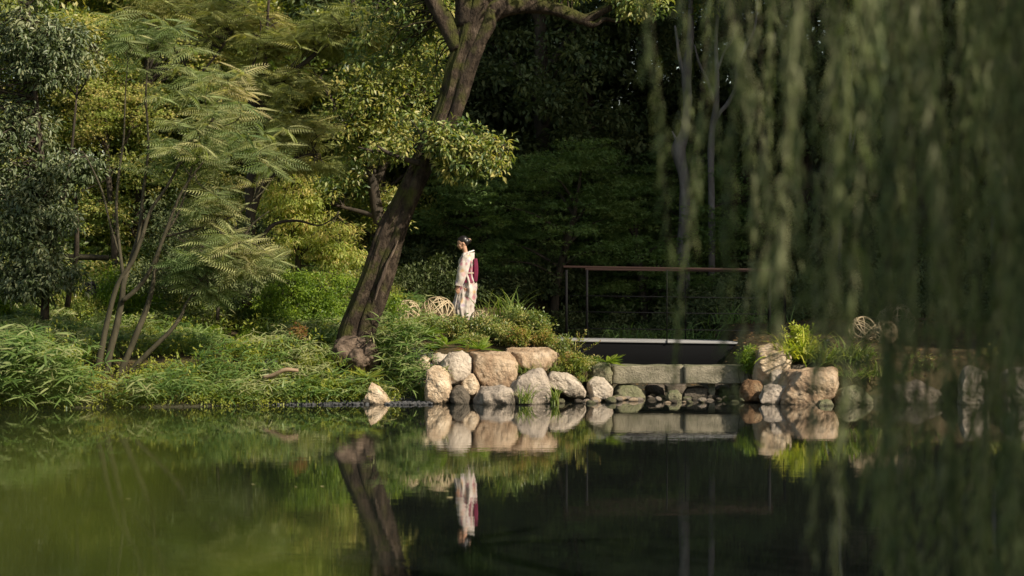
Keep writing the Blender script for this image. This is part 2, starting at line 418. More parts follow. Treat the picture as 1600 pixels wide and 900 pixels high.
# ------------------------------------------------------------------ rocks
def hull2(pts):
    p = sorted(map(tuple, pts)); 
    def half(p):
        h = []
        for q in p:
            while len(h) > 1 and (h[-1][0] - h[-2][0]) * (q[1] - h[-2][1]) - (h[-1][1] - h[-2][1]) * (q[0] - h[-2][0]) <= 0: h.pop()
            h.append(q)
        return h[:-1]
    return np.array(half(p) + half(p[::-1]))

def rock(poly, d, depth, mat, label, seed=0, facets=7, sub=6, rough=.05, name='boulder', group=None, p=40, fronts=None):
    r = np.random.default_rng(seed + 100)
    w = np.array([P(x, y, d)[[0, 2]] for x, y in poly]); h = hull2(w)
    cen = (h.min(0) + h.max(0)) / 2
    nrm = []; dist = []
    for i in range(len(h)):
        a, b = h[i], h[(i + 1) % len(h)]
        e = b - a; n = np.array([e[1], -e[0]]); n /= np.linalg.norm(n) + 1e-9
        t = r.uniform(-.25, .12)
        n3 = unit(np.array([n[0], t, n[1]])); nrm.append(n3); dist.append(max(.02, np.dot(a - cen, n)) * abs(np.dot(n3[[0, 2]], n)) * 1.02)
    fr = list(fronts or [])
    for k in range(facets):
        n3 = unit(np.array([r.uniform(-.75, .75), -1, r.uniform(-.5, .8)])); fr.append((*n3, r.uniform(.85, 1.1)))
    fr.append((0, 1, 0, 1))
    for k in range(3): fr.append((r.uniform(-.6, .6), 1, r.uniform(-.4, .5), 1.0))
    hw = (h.max(0) - h.min(0)) / 2
    for q in fr:
        n3 = unit(np.array(q[:3])); nrm.append(n3)
        ext = abs(n3[0]) * hw[0] * .75 + abs(n3[1]) * depth / 2 + abs(n3[2]) * hw[1] * .75
        dist.append(ext * q[3] * .9)
    for k in range(9):
        n3 = unit(np.array([r.normal(), -abs(r.normal()) - .2, r.normal()])); nrm.append(n3)
        dist.append((abs(n3[0]) * hw[0] + abs(n3[1]) * depth / 2 + abs(n3[2]) * hw[1]) * r.uniform(.62, .82))
    nrm = np.array(nrm); dist = np.array(dist)
    U, Fc = ico(sub)
    k = np.maximum(U @ nrm.T, 0) / dist[None]
    rad = (k ** p).sum(1) ** (-1 / p)
    V = U * rad[:, None]
    s = max(hw)
    o = r.uniform(0, 50, 3)
    dsp = s * rough * (1.8 * fbm(V / s * 1.3 + o, 5) + 1.0 * np.abs(fbm(V / s * 1.9 + o, 4)) + .35 * fbm(V / s * 9 + o, 3) - .7)
    V = V + U * dsp[:, None]
    loc = (cen[0], d, cen[1])
    ob = link_mesh(name, V, Fc, M[mat], smooth=True)
    ob.location = loc
    return tag(ob, label, 'rock', group)

ROCKS = [
 ([(664,600),(667,582),(676,573),(690,573),(700,583),(705,600),(705,634),(664,634)], 36.1, .6, 'r_cream', 'rounded cream boulder at the left end of the rock edge', 1),
 ([(689,590),(690,566),(700,552),(722,551),(735,560),(736,590),(728,606),(716,612),(698,610)], 36.7, .7, 'r_white', 'white boulder with a shaded lower right side, left of the big tan boulder', 2),
 ([(736,553),(742,551),(790,552),(808,566),(812,580),(806,590),(799,604),(790,612),(752,612),(737,580)], 36.75, .8, 'r_tan', 'big angular tan boulder in the middle of the rock edge', 3, 5, 6),
 ([(705,612),(712,605),(722,606),(733,618),(732,634),(704,634)], 36.0, .4, 'r_dark', 'small dark grey stone at the waterline beside the cream boulder', 4),
 ([(721,598),(733,583),(741,586),(748,602),(745,617),(733,624),(724,615)], 36.3, .35, 'r_cream', 'small egg shaped tan stone wedged between the white and tan boulders', 5),
 ([(741,622),(752,608),(775,604),(795,606),(812,612),(815,622),(813,636),(741,636)], 35.9, .6, 'r_grey', 'flat pale grey rock in front of the big tan boulder', 6, 4, 5),
 ([(797,606),(806,592),(836,575),(846,577),(855,592),(862,612),(860,634),(812,634),(800,622)], 36.1, .7, 'r_grey', 'grey angular pointed rock with dark cracks', 7, 6, 6),
 ([(855,590),(862,582),(884,585),(905,597),(916,612),(914,622),(896,622),(858,603)], 36.6, .5, 'r_white', 'smooth cream slab rock leaning down to the right', 8, 3),
 ([(793,549),(800,547),(862,546),(870,552),(872,572),(850,578),(800,572)], 37.1, .6, 'r_tan', 'long flat topped tan rock lying under the shrubs', 9, 3),
 ([(918,600),(926,592),(946,594),(958,608),(956,624),(920,624)], 36.8, .5, 'r_white', 'white rock beside the left end of the stone slab', 10),
 ([(922,575),(936,567),(952,569),(957,585),(955,600),(922,600)], 37.3, .5, 'r_mossy', 'pale greenish rock under the small fern by the slab', 11),
 ([(672,558),(684,551),(700,553),(696,574),(676,577)], 37.1, .5, 'r_white', 'tilted pale rock half hidden behind the white boulder', 12),
 ([(648,565),(660,556),(674,560),(674,580),(650,584)], 37.0, .4, 'r_cream', 'small tan rock at the foot of the leafy slope', 13),
 ([(566,636),(572,612),(580,598),(590,603),(606,624),(608,636)], 35.9, .5, 'r_cream', 'pinkish cream rock on the gravel edge below the big tree', 14),
 ([(1182,565),(1186,548),(1205,542),(1228,546),(1236,560),(1232,590),(1215,602),(1182,600)], 36.9, .7, 'r_cream', 'tall cream rock at the right end of the stone slab', 15),
 ([(1203,583),(1210,578),(1222,579),(1225,602),(1203,604)], 36.6, .35, 'r_grey', 'small blue grey upright stone below the tall cream rock', 16),
 ([(1156,612),(1160,600),(1172,594),(1188,597),(1196,610),(1194,630),(1158,630)], 36.5, .5, 'r_rust', 'rounded rust brown rock right of the slab support', 17),
 ([(1186,624),(1193,608),(1210,601),(1228,603),(1224,620),(1216,634),(1196,638)], 36.0, .5, 'r_grey', 'pale grey veined rock between the rust brown and the large brown rocks', 18),
 ([(1213,636),(1220,606),(1240,580),(1300,576),(1320,588),(1318,608),(1300,628),(1270,642),(1216,642)], 36.0, 1.0, 'r_tan', 'large brown boulder with an orange streak on the right bank', 19, 5, 6),
 ([(1222,576),(1228,568),(1256,567),(1264,575),(1262,586),(1224,586)], 36.9, .5, 'r_dark', 'low dark rock under the yellow leaved lilies', 20),
 ([(1276,634),(1282,626),(1296,625),(1302,634),(1300,646),(1276,646)], 35.5, .35, 'r_mossy', 'small green grey stone standing in the water', 21),
 ([(1302,622),(1312,607),(1330,602),(1350,610),(1364,625),(1364,642),(1302,642)], 35.9, .7, 'r_mossy', 'mossy round rock right of the large brown boulder', 22),
 ([(1500,600),(1506,582),(1522,576),(1540,584),(1544,610),(1542,640),(1498,640)], 35.9, .8, 'r_grey', 'tall grey rock seen through the willow', 23),
 ([(1566,585),(1580,576),(1612,576),(1622,590),(1620,636),(1566,636)], 36.0, .8, 'r_grey', 'pale grey rock at the right edge of the picture', 24),
 ([(1385,622),(1400,606),(1440,600),(1470,612),(1480,640),(1385,640)], 36.2, .8, 'r_dark', 'low dark rock deep behind the willow', 25),
 ([(960,612),(968,602),(990,601),(1002,606),(1006,628),(962,628)], 37.4, .4, 'r_mossy', 'squat greenish rock under the left end of the slab', 26),
 ([(1066,618),(1074,606),(1100,604),(1106,612),(1106,628),(1068,628)], 37.6, .4, 'r_dark', 'grey block like rock under the slab, left of the stone post', 27),
 ([(1040,622),(1046,612),(1060,611),(1066,618),(1064,629),(1042,629)], 37.0, .25, 'r_mossy', 'small pale green stone in front of the block under the slab', 28),
 ([(1008,604),(1014,600),(1036,600),(1042,606),(1042,622),(1010,622)], 38.4, .4, 'r_dark', 'rough brown rock in the shade under the slab', 29),
 ([(1040,602),(1070,600),(1072,618),(1042,620)], 38.7, .4, 'r_dark', 'brown wall stone behind the rubble under the slab', 30),
 ([(1116,606),(1124,601),(1140,602),(1142,626),(1116,626)], 38.2, .4, 'r_dark', 'dark stone right of the stone post under the slab', 31),
 ([(1140,606),(1150,602),(1162,604),(1162,626),(1140,626)], 37.9, .4, 'r_dark', 'dark stone between the slab and the rust brown rock', 32),
 ([(540,600),(546,592),(556,590),(562,598),(560,606),(542,606)], 36.5, .3, 'r_grey', 'small grey stone among ferns below the big tree', 33),
 ([(486,600),(492,592),(500,594),(504,604),(488,606)], 36.5, .25, 'r_dark', 'small dark stone in the leaves of the left bank', 34),
]
for q in ROCKS:
    rock(q[0], q[1], q[2], q[3], q[4], q[5], *(q[6:8] if len(q) > 6 else ()), **({'p': 45} if q[5] in (3, 7, 19, 6) else {'p': 18} if q[5] in (1, 5, 8, 17) else {}))

# pebbles along the shore between the rocks
def pebbles():
    U, Fc = ico(3)
    vars_ = []
    for k in range(4):
        V = U * np.array([1, .8, .55]) * (1 + .16 * fbm(U * 1.2 + k * 9, 3))[:, None]
        vars_.append(V)
    mats = ['r_cream', 'r_mossy', 'r_grey', 'r_dark']
    protos = [None] * 4
    n = 0
    spots = []
    for k in range(34): spots.append((rng.uniform(862, 972), rng.uniform(617, 631), rng.uniform(.05, .12)))
    for k in range(62): spots.append((rng.uniform(965, 1218), rng.uniform(619, 631), rng.uniform(.04, .10)))
    for x, y, r in spots:
        d = F * HC / (y - HY) + .15
        k = n % 4
        if protos[k] is None:
            o = link_mesh('pebble', vars_[k], Fc, M[mats[k]], smooth=True); protos[k] = o
        else:
            o = protos[k].copy(); C.objects.link(o)
        o.location = ((x - 800) / F * d, d, rng.uniform(-.01, .05)); o.scale = (r, r, r); o.rotation_euler = (rng.uniform(-.3, .3), rng.uniform(-.3, .3), rng.uniform(0, 6))
        tag(o, 'smooth pebble on the wet shore between the rocks and the stone slab', 'pebble', 'pebbles along the shore')
        n += 1
pebbles()

def floaters():
    V, Fc = BIG; V = V * [1, .5, .12]; o = None
    m = leafmat('fallen_leaf', [(.35, .28, .1), (.5, .42, .2), (.4, .25, .12)], .2, .5, .4)
    for k in range(22):
        px, py = rng.uniform(60, 1150), rng.uniform(640, 800)
        d = F * HC / (py - HY)
        if o is None: q = o = link_mesh('floating_leaf', V, Fc, m, attrs={'rnd': np.full(len(Fc), .5)})
        else: q = o.copy(); C.objects.link(q)
        q.location = ((px - 800) / F * d, d, .008); s_ = rng.uniform(.04, .075); q.scale = (s_,) * 3; q.rotation_euler = (rng.uniform(-.15, .15), 0, rng.uniform(0, 6))
        tag(q, 'small yellow leaf floating on the dark pond', 'leaf', 'fallen leaves floating on the pond')
floaters()

def gravel():
    U, Fc = ico(1)
    g = Geo()
    for (x0, x1, n) in ((395, 575, 1500), (600, 676, 900)):
        px = rng.uniform(x0, x1, n); X = (px - 800) / F * 36.2
        s = np.interp(X, SX, SY)
        for i in range(n):
            d = F * HC / (rng.uniform(624, 633.5) - HY) + .1
            r = rng.uniform(.014, .034)
            V = U * np.array([r * 1.3, r, r * .8]) * rng.uniform(.7, 1.2, 3)
            x = (px[i] - 800) / F * d
            z = max(float(ground(x, d)), -.005) + rng.uniform(0, .03)
            g.add(V + np.array([x, d, z]), Fc)
    tag(g.build('gravel', M['gravel']), 'strip of dark grey gravel along the waterline', 'gravel', kind='stuff')
gravel()

# ------------------------------------------------------------------ stone slab crossing
def slab_bridge():
    r = empty('stone_slab_crossing', P(1062, 631, 37.3) * [1, 1, 0], 'low mossy stone slab crossing on stone posts over the inlet', 'stone bridge')
    def slab(x0, x1, y0, y1, d, seed, name='slab', mat='slab', dep=.62):
        a = P(x0, y0, d); b = P(x1, y1, d)
        nx, ny, nz = max(2, int((x1 - x0) / 2.0)), 12, 10
        bm = bmesh.new(); bmesh.ops.create_cube(bm, size=1)
        bmesh.ops.subdivide_edges(bm, edges=bm.edges[:], cuts=14, use_grid_fill=True)
        V = np.array([v.co[:] for v in bm.verts]); Q = np.array([[v.index for v in f.verts] for f in bm.faces]); bm.free()
        sgn = np.sign(V) * (1 - (1 - np.abs(V) * 2) ** 1) 
        S = np.array([b[0] - a[0], dep, a[2] - b[2]]); cen = np.array([(a[0] + b[0]) / 2, d + dep / 2, (a[2] + b[2]) / 2])
        W = V * S
        W = W + .012 * np.stack([fbm(V * 5 * S / S.min() * .3 + seed + q * 7, 3) for q in range(3)], -1)
        o = link_mesh(name, W + cen, Q, M[mat], smooth=False); own(o, r); return o
    slab(956, 1069, 571.5, 599.5, 37.35, 1)
    slab(1068.9, 1186, 571.8, 599.3, 37.3, 5)
    slab(1108, 1117, 599.6, 632, 37.45, 9, 'stone_post', 'slab', .14)
    slab(966, 972, 599.7, 606, 37.45, 12, 'stone_post', 'slab', .14)
    slab(1150, 1157, 598.7, 630, 37.9, 14, 'stone_post', 'slab', .14)
slab_bridge()

# ------------------------------------------------------------------ footbridge
def footbridge():
    r = empty('footbridge', P(1040, 540, 41) * [1, 1, 0], 'dark steel footbridge with brown handrails over the inlet', 'bridge')
    d0, d1 = 40.6, 42.0
    a = P(868, 530.5, d0); b = P(1540, 540.5, d0)
    def slant(name, xa, za, xb, zb, th, y0, y1, mat, bw=.004):
        g = Geo()
        V = [(xa, y0, za - th), (xb, y0, zb - th), (xa, y1, za - th), (xb, y1, zb - th), (xa, y0, za), (xb, y0, zb), (xa, y1, za), (xb, y1, zb)]
        g.add(V, [(0, 2, 3, 1), (4, 5, 7, 6), (0, 1, 5, 4), (2, 6, 7, 3), (0, 4, 6, 2), (1, 3, 7, 5)])
        o = g.build(name, M[mat], root=r); return bev(o, bw)
    slant('deck', a[0], a[2], b[0], b[2], .035, d0 - .03, d1 + .03, 'deck')
    a2 = P(888, 533.5, d0); b2 = P(1540, 543, d0)
    slant('girder', a2[0], a[2] - .038, b2[0], b[2] - .038, .44, d0, d0 + .08, 'steel_dark')
    slant('girder', a2[0], a[2] - .038, b2[0], b[2] - .038, .44, d1 - .08, d1, 'steel_dark')
    for px in (1042, 1204):
        q = P(px, 534, d0); g = Geo(); boxg(g, q[0] - .006, q[0] + .006, d0 - .034, d0 + .5, a[2] - .05 - (px - 868) / 672 * (a[2] - b[2]), a[2] + .003 - (px - 868) / 672 * (a[2] - b[2])); g.build('joint', M['black'], root=r)
    g = Geo(); p = P(878, 533, d0); boxg(g, p[0] - .12, p[0] + .12, d0 + .02, d1, .3, p[2] - .01); g.build('abutment', M['concrete'], root=r)
    for nm, d, x0, x1, y0, y1, posts in (('near', d0, 880, 1208, 417.5, 422.5, ((885, .045), (1042, .018), (1202, .06))),
                                 ('far', d1, 914, 1232, 421.5, 425, ((917, .045), (1071, .018), (1226, .045)))):
        A = P(x0, y0, d); B = P(x1, y1, d)
        slant('handrail', A[0], A[2] + .03, B[0], B[2] + .03, .042, d - .03, d + .03, 'rail_brown', .008)
        for yy, yb in ((462, 466), (487, 491), (513, 517)):
            A1 = P(x0 + 5, yy, d); B1 = P(x1 - 5, yb, d)
            g = Geo(); tube(g, [[*A1, .007], [*((A1 + B1) / 2), .007], [*B1, .007]], 8); g.build('rail_bar', M['steel_dark'], root=r)
        for px, w in posts:
            t = P(px, 422, d); bb = P(px, 534, d)
            g = Geo(); boxg(g, t[0] - w / 2, t[0] + w / 2, d - .05, d + .05 - (.03 if w < .03 else 0), bb[2] - .02, t[2] + .003); g.build('post', M['steel_dark'], root=r)
footbridge()

def low_railing():
    r = empty('low_railing', P(1400, 545, 40.3) * [1, 1, 0], 'low dark railing behind the willow beside the right rocks', 'railing')
    A = P(1325, 497, 40.3); B = P(1448, 499, 40.3)
    g = Geo(); boxg(g, A[0], B[0], 40.27, 40.33, A[2] - .04, A[2]); bev(g.build('top_bar', M['rail_brown'], root=r), .005)
    for px in (1328, 1388, 1445):
        a = P(px, 545, 40.3); g = Geo(); boxg(g, a[0] - .02, a[0] + .02, 40.28, 40.32, a[2] - .3, A[2] - .042); g.build('post', M['steel_dark'], root=r)
low_railing()

# ------------------------------------------------------------------ bamboo balls and lights
def bamboo_ball(px, py, rad, d, label, seed):
    c = P(px, py, d); r = np.random.default_rng(seed); g = Geo()
    th = np.linspace(0, 2 * np.pi, 41)
    for k in range(17):
        n = unit(r.normal(size=3)); off = r.uniform(-.45, .45) if k > 6 else 0
        a = unit(np.cross(n, r.normal(size=3))); b = np.cross(n, a)
        rr = math.sqrt(1 - off * off) * rad * (1 + .012 * math.sin(k))
        ce = c + n * off * rad
        w = .0085
        ring = lambda q, s: ce + n * s + (a[None] * np.cos(th)[:, None] + b[None] * np.sin(th)[:, None]) * q
        V = np.vstack([ring(rr, -w), ring(rr, w), ring(rr - .006, w), ring(rr - .006, -w)])
        m = len(th); i = np.arange(m - 1)
        Q = np.vstack([np.stack([i + s * m, i + 1 + s * m, i + 1 + ((s + 1) % 4) * m, i + ((s + 1) % 4) * m], -1) for s in range(4)])
        g.add(V, Q)
    o = g.build('bamboo_ball', M['bamboo'])
    tag(o, label, 'woven ball', 'woven bamboo balls in the planting')
bamboo_ball(684, 491, .33, 39.3, 'largest woven bamboo ball, just left of the kimono figure', 1)
bamboo_ball(637, 488, .23, 39.0, 'woven bamboo ball close to the leaning tree trunk', 2)
bamboo_ball(750, 500, .19, 39.5, 'small woven bamboo ball just right of the kimono figure', 3)
bamboo_ball(1400, 505, .37, 39.8, 'large woven bamboo ball high behind the willow', 4)
bamboo_ball(1348, 516, .26, 39.4, 'woven bamboo ball behind the willow beside the lilies', 5)
bamboo_ball(1384, 520, .22, 39.0, 'small woven bamboo ball below the large one behind the willow', 6)

def spotlight(px, py, d, s, tilt, label):
    c = P(px, py, d)
    r = empty('garden_spotlight', (c[0], c[1], float(ground(c[0], c[1]))), label, 'spotlight', 'garden spotlights')
    g = Geo(); ax = np.array([-math.sin(tilt), -.25, math.cos(tilt)]); ax = unit(ax)
    pts = [[*(c - ax * s), s * .25], [*(c - ax * s * .97), s * .55], [*(c - ax * s * .4), s * .62], [*(c + ax * s * .75), s * .66], [*(c + ax * s), s * .66], [*(c + ax * s * 1.001), s * .58], [*(c + ax * s * .85), s * .56], [*(c + ax * s * .84), .004]]
    tube(g, pts, 20); g.build('lamp_head', M['black'], smooth=True, root=r)
    g = Geo(); b = c - ax * s * .5; tube(g, [[*b, .012], [b[0], b[1], (b[2] + r.location.z) / 2, .012], [b[0], b[1], r.location.z - .1, .012]], 8); g.build('stake', M['black'], root=r)
spotlight(1292, 539, 38.2, .11, .35, 'black garden spotlight beside the yellow leaved lilies')
spotlight(653, 509, 37.9, .075, 1.1, 'small black garden spotlight between the tree and the kimono figure')

def stub_post():
    g = Geo(); a = P(146, 476, 42); b = P(139, 442, 42)
    tube(g, smooth_line([[a[0], a[1], a[2] - .3, .115], [*((a + b) / 2), .115], [*b, .118], [b[0] - .002, b[1], b[2] + .003, .1]], 4), 16)
    tag(g.build('short_post', M['black'], smooth=True), 'short black round post standing in the leaves of the left bank', 'post')
    r = empty('log_rail', P(105, 470, 43) * [1, 1, 0], 'brown log rail on short posts at the far left', 'fence')
    g = Geo(); pts = [[*P(x, y, 43), .055] for x, y in ((30, 404), (70, 400), (110, 401), (170, 403))]
    tube(g, smooth_line(pts, 5), 10, .12); g.build('rail', M['bark'], smooth=True, root=r)
    for px in (42,):
        g = Geo(); p = P(px, 402, 43.03); tube(g, [[p[0], p[1] + .06, p[2] - 1.0, .06], [p[0], p[1] + .06, p[2] - .3, .06], [p[0], p[1] + .06, p[2] + .05, .055]], 10, .1); g.build('post', M['bark'], smooth=True, root=r)
    g = Geo(); tube(g, smooth_line([[*P(412, 590, 36.1), .03], [*P(428, 586, 36.05), .04], [*P(445, 578, 36.0), .036], [*P(466, 579, 36.05), .03]], 6), 10, .15)
    tag(g.build('fallen_branch', plain('pale_wood', (.26, .18, .11), .8), smooth=True), 'pale crooked dead branch lying on the left bank', 'branch')
stub_post()

# ------------------------------------------------------------------ the big leaning tree
def big_tree():
    d = 37.6
    root = empty('leaning_tree', P(556, 566, d), 'massive leaning old tree with gnarled swollen root beside the kimono figure', 'tree')
    S = d / F / 2
    cl = [(552, 596, 74), (551, 566, 72), (553, 540, 66), (557, 518, 60), (571, 480, 56), (589, 430, 52), (605, 380, 48), (616, 350, 45), (628, 325, 42), (640, 300, 39), (652, 275, 37), (664, 250, 38), (677, 222, 41), (688, 200, 40), (700, 170, 40), (709, 145, 41), (717, 110, 43), (727, 80, 44), (734, 55, 46), (742, 25, 44), (752, -10, 42), (765, -60, 36), (775, -130, 30), (790, -220, 20)]
    off = [(-.1) for _ in cl]
    pts = smooth_line([[*P(x, y, d), w * S * .91] for x, y, w in cl], 16)
    def fn(rr, dirs, c):
        ang = np.arctan2(dirs[..., 1], dirs[..., 0]); z = c[:, None, 2]
        h = np.clip((c[:, None, 2] - .6) / 5, 0, 1)
        # two grown-together stems: a cleft that winds up the camera side
        ca = -math.pi / 2 + .35 - .25 * np.sin(z * 1.3)
        da = (ang - ca + math.pi) % (2 * math.pi) - math.pi
        depth = np.interp(z, [.6, 1.1, 2.4, 3.3, 4.2, 5.2, 6.5], [.14, .24, .26, .1, .14, .26, .05])
        rr = rr * (1 - depth * np.exp(-(da / .16) ** 2) + .07 * np.exp(-((da - .5) / .3) ** 2) + .05 * np.exp(-((da + .55) / .3) ** 2))
        rr = rr * (1 + .05 * np.sin(ang * 3 + z * .8) + .03 * np.sin(ang * 7 - z * 1.7))
        fl = np.clip((1.35 - z) / .9, 0, 1) ** 2
        rr = rr * (1 + fl * (.16 * np.sin(ang * 5 + 1) + .12 * np.cos(ang * 3)))
        q = np.stack([dirs[..., 0] * 1.6, dirs[..., 1] * 1.6, c[:, None, 2] * .45 + 0 * ang], -1)
        rr = rr * (1 + .11 * fbm(q + 5, 4) + .05 * np.abs(fbm(q * np.array([4, 4, 1.6]) + 3, 3)) + .03 * fbm(q * np.array([9, 9, 5.]), 3))
        return rr
    g = Geo(); tube(g, pts, 128, fn=fn)
    # second fused stem bulging on the right of the cleft
    p2 = smooth_line([[*(P(x, y, d - .16)), w * S] for x, y, w in ((568, 562, 30), (572, 520, 28), (584, 480, 26), (600, 432, 25), (614, 388, 24), (628, 350, 21), (646, 300, 18), (660, 262, 16))], 8)
    tube(g, p2, 32, .14)
    p2 = smooth_line([[*(P(x, y, d - .14)), w * S] for x, y, w in ((694, 215, 10), (707, 190, 18), (721, 150, 21), (734, 105, 22), (748, 68, 24), (762, 40, 22), (768, 15, 14))], 8)
    tube(g, p2, 32, .2)
    U, Fc = ico(4)
    Qf = []
    tr = g.build('trunk', M['bark_big'], smooth=True, root=root)
    g = Geo(); tube(g, smooth_line([[*P(x, y, d - .34), w * S] for x, y, w in ((586, 470, 1), (591, 450, 3), (598, 432, 5), (605, 412, 3), (613, 396, 4), (622, 376, 1))], 10), 12, 1.0)
    g.build('exposed_wood', surfmat('bare_wood', [(.05, .036, .026), (.11, .08, .058), (.2, .15, .11)], 9, .85, 1, 18, (1, 1, .25), .04, .15), smooth=True, root=root)
    # gnarled root: lumps
    V_, F_ = [], []; n = 0
    for x, y, rx, ry, dd in ((536, 554, 17, 18, -.55), (560, 562, 19, 17, -.7), (579, 556, 14, 20, -.6), (548, 540, 26, 16, -.3), (570, 543, 18, 14, -.4), (530, 562, 10, 12, -.3), (588, 580, 10, 12, -.35), (560, 580, 20, 12, -.3), (572, 572, 12, 10, -.5), (592, 592, 9, 10, -.3), (549, 566, 12, 12, -.52)):
        c = P(x, y, d + dd); k = d / F
        W = U * np.array([rx * k, max(rx, ry) * k, ry * k]) * (1 + .2 * fbm(U * 1.7 + x, 4))[:, None]
        V_.append(W + c); F_.append(Fc + n); n += len(U)
    o = link_mesh('gnarled_root', np.vstack(V_), np.vstack(F_), surfmat('bark_root', [(.05, .034, .024), (.11, .078, .055), (.2, .145, .105), (.27, .2, .15)], 6, .9, 1, 14, (1, 1, 1), .08, .15), smooth=True); own(o, root)
    limbs = [
        [(720, 75, 34), (700, 40, 27), (680, 8, 24), (660, -30, 20), (630, -80, 14), (590, -130, 8)],
        [(745, 60, 34), (758, 30, 30), (785, 12, 28), (825, 8, 25), (862, 12, 22), (890, 22, 19), (915, 30, 16), (938, 18, 13), (962, 6, 11), (1000, -20, 8), (1040, -60, 5)],
        [(905, 28, 12), (925, 38, 10), (945, 30, 7), (968, 34, 4)],
        [(735, 40, 40), (728, 0, 32), (715, -60, 26), (700, -140, 16)],
        [(735, 60, 22), (735, 20, 18), (742, -40, 14), (745, -120, 8)],
        [(690, 30, 9), (685, 5, 8), (690, -20, 6)],
    ]
    LP = []; LG = []
    for l in limbs:
        g = Geo(); dz = rng.uniform(-.2, .2)
        p = smooth_line([[*P(x, y, d + dz * i / len(l)), w * S * 1.05] for i, (x, y, w) in enumerate(l)], 6)
        tube(g, p, 20, .14); LP.append(p); LG.append(g)
    small = [[(655, 255, 9), (630, 248, 8), (605, 238, 6), (590, 228, 3)], [(630, 248, 6), (640, 235, 4), (655, 220, 3), (662, 205, 2)], [(672, 258, 8), (700, 262, 6), (725, 262, 4), (760, 245, 3), (790, 225, 2)], [(690, 230, 7), (730, 225, 5), (765, 215, 3), (795, 235, 2)], [(605, 238, 4), (585, 236, 3), (560, 230, 2)]]
    SP = []
    for l in small:
        g = Geo(); p = smooth_line([[*P(x, y, d - .45 - .12 * i), w * S] for i, (x, y, w) in enumerate(l)], 5); tube(g, p, 8, .1); SP.append(p)
        g.build('branch', M['bark_dark'], smooth=True, root=root)
    # foliage
    g = Leaves(); tw = Geo()
    low = np.vstack([blob(742, 235, 62, 40, d - .7, .5, 70, .2), blob(775, 250, 38, 38, d - .8, .4, 38, .2), blob(690, 222, 36, 24, d - .75, .35, 30, .2),
                     blob(640, 210, 52, 34, d - .6, .35, 62, .15), blob(600, 235, 36, 20, d - .5, .35, 24, .2), blob(700, 255, 36, 26, d - .6, .3, 18, .2), blob(797, 232, 20, 36, d - .8, .3, 20, .2), blob(755, 283, 34, 18, d - .7, .3, 20, .1), blob(715, 205, 20, 22, d - .6, .3, 10, .1)])
    low = low[fbm(low * 2.2 + 5, 2) > -.3]
    clump(g, low, (.15, .15, .13), 24, .10, .042, BIG, droop=.5, up=.5, spread=.8)
    twigs(tw, np.vstack(SP), low, .012, .6); tw.build('twigs', M['bark_dark'], root=root); tw = Geo()
    top = np.vstack([blob(600, 60, 60, 60, d + 1, .8, 45), blob(650, 20, 50, 40, d + .6, .6, 30), blob(990, 5, 55, 28, d, .6, 40, .2), blob(860, -25, 90, 24, d + .4, .8, 40, .3), blob(680, 110, 16, 30, d + .8, .3, 8)])
    over = np.vstack([blob(760, -170, 230, 90, d, 2.2, 45), blob(960, -90, 130, 60, d, 2, 30)])
    clump(g, top, (.24, .24, .15), 26, .1, .042, BIG, droop=.4, up=.7)
    clump(g, over, (.35, .35, .22), 30, .12, .055, DIA, droop=.3, up=.7)
    cs = np.vstack([top, over])
    near = np.argmin(np.stack([np.linalg.norm(p[None, :, :3] - cs[:, None], axis=2).min(1) for p in LP]), 0)
    for i, (p, lg) in enumerate(zip(LP, LG)):
        if (near == i).any(): twigs(lg, p, cs[near == i], .02, .4)
        lg.build('limb', M['bark_big'], smooth=True, root=root)
    g.build('crown', M['broad'], root=root)
big_tree()

# ------------------------------------------------------------------ silk trees (feathery leaves)
def spray(g, cc, L=.36, n=7, tone=None):
    """a whorl of arching feathered fronds at every twig end"""
    K = len(cc)
    ph = rng.random((K, 1)) * 6.28 + np.linspace(0, 2 * np.pi, n, endpoint=False)[None] + rng.normal(size=(K, n)) * .25
    el = rng.normal(.08, .28, (K, n))
    D = np.stack([np.cos(ph) * np.cos(el), np.sin(ph) * np.cos(el), np.sin(el)], -1)
    pos = np.repeat(np.asarray(cc)[:, None], n, 1) + D * .03
    Nn = np.array([.0, -.25, .85]) + rng.normal(size=D.shape) * .38
    t = np.repeat(rng.random(K) if tone is None else np.broadcast_to(tone, (K,)), n)
    l = L * rng.uniform(.7, 1.25, K * n)
    g.put(pos.reshape(-1, 3), D.reshape(-1, 3), Nn.reshape(-1, 3), l, l * .58, FROND, t, .5)

def silk_tree(name, label, d, stems, blobs, mat, bark, per, L=.36, gap=-.9, twr=.012):
    b = stems[0][0]
    root = empty(name, P(b[0], b[1], d), label, 'tree')
    ST = []; GS = []
    for st in stems:
        g = Geo(); GS.append(g); p = smooth_line([[*P(q[0], q[1], d + (q[3] if len(q) > 3 else 0)), q[2] * d / F / 2 * .8] for q in st], 6)
        tube(g, p, 12, .07); ST.append(p)
    g = Leaves(); cs = []
    for (x, y, rx, ry, rd, n) in blobs: cs.append(blob(x, y, rx, ry, d + rd * .1, rd, n, .1, gap))
    cs = np.vstack(cs)
    spray(g, cs, L, per, np.clip(.5 + .5 * fbm(cs * .9, 2), 0, 1))
    g.build('crown', M[mat], root=root)
    zm = min(p[:, 2].min() for p in ST) + 1.2
    near = np.argmin(np.stack([np.linalg.norm(p[None, :, :3] - cs[:, None], axis=2).min(1) for p in ST]), 0)
    for i, p in enumerate(ST):
        q = p[p[:, 2] > zm]; c_ = cs[near == i]
        if len(q) and len(c_): twigs(GS[i], q, c_, twr, .4, .05)
        GS[i].build('stem', M[bark], smooth=True, root=root)

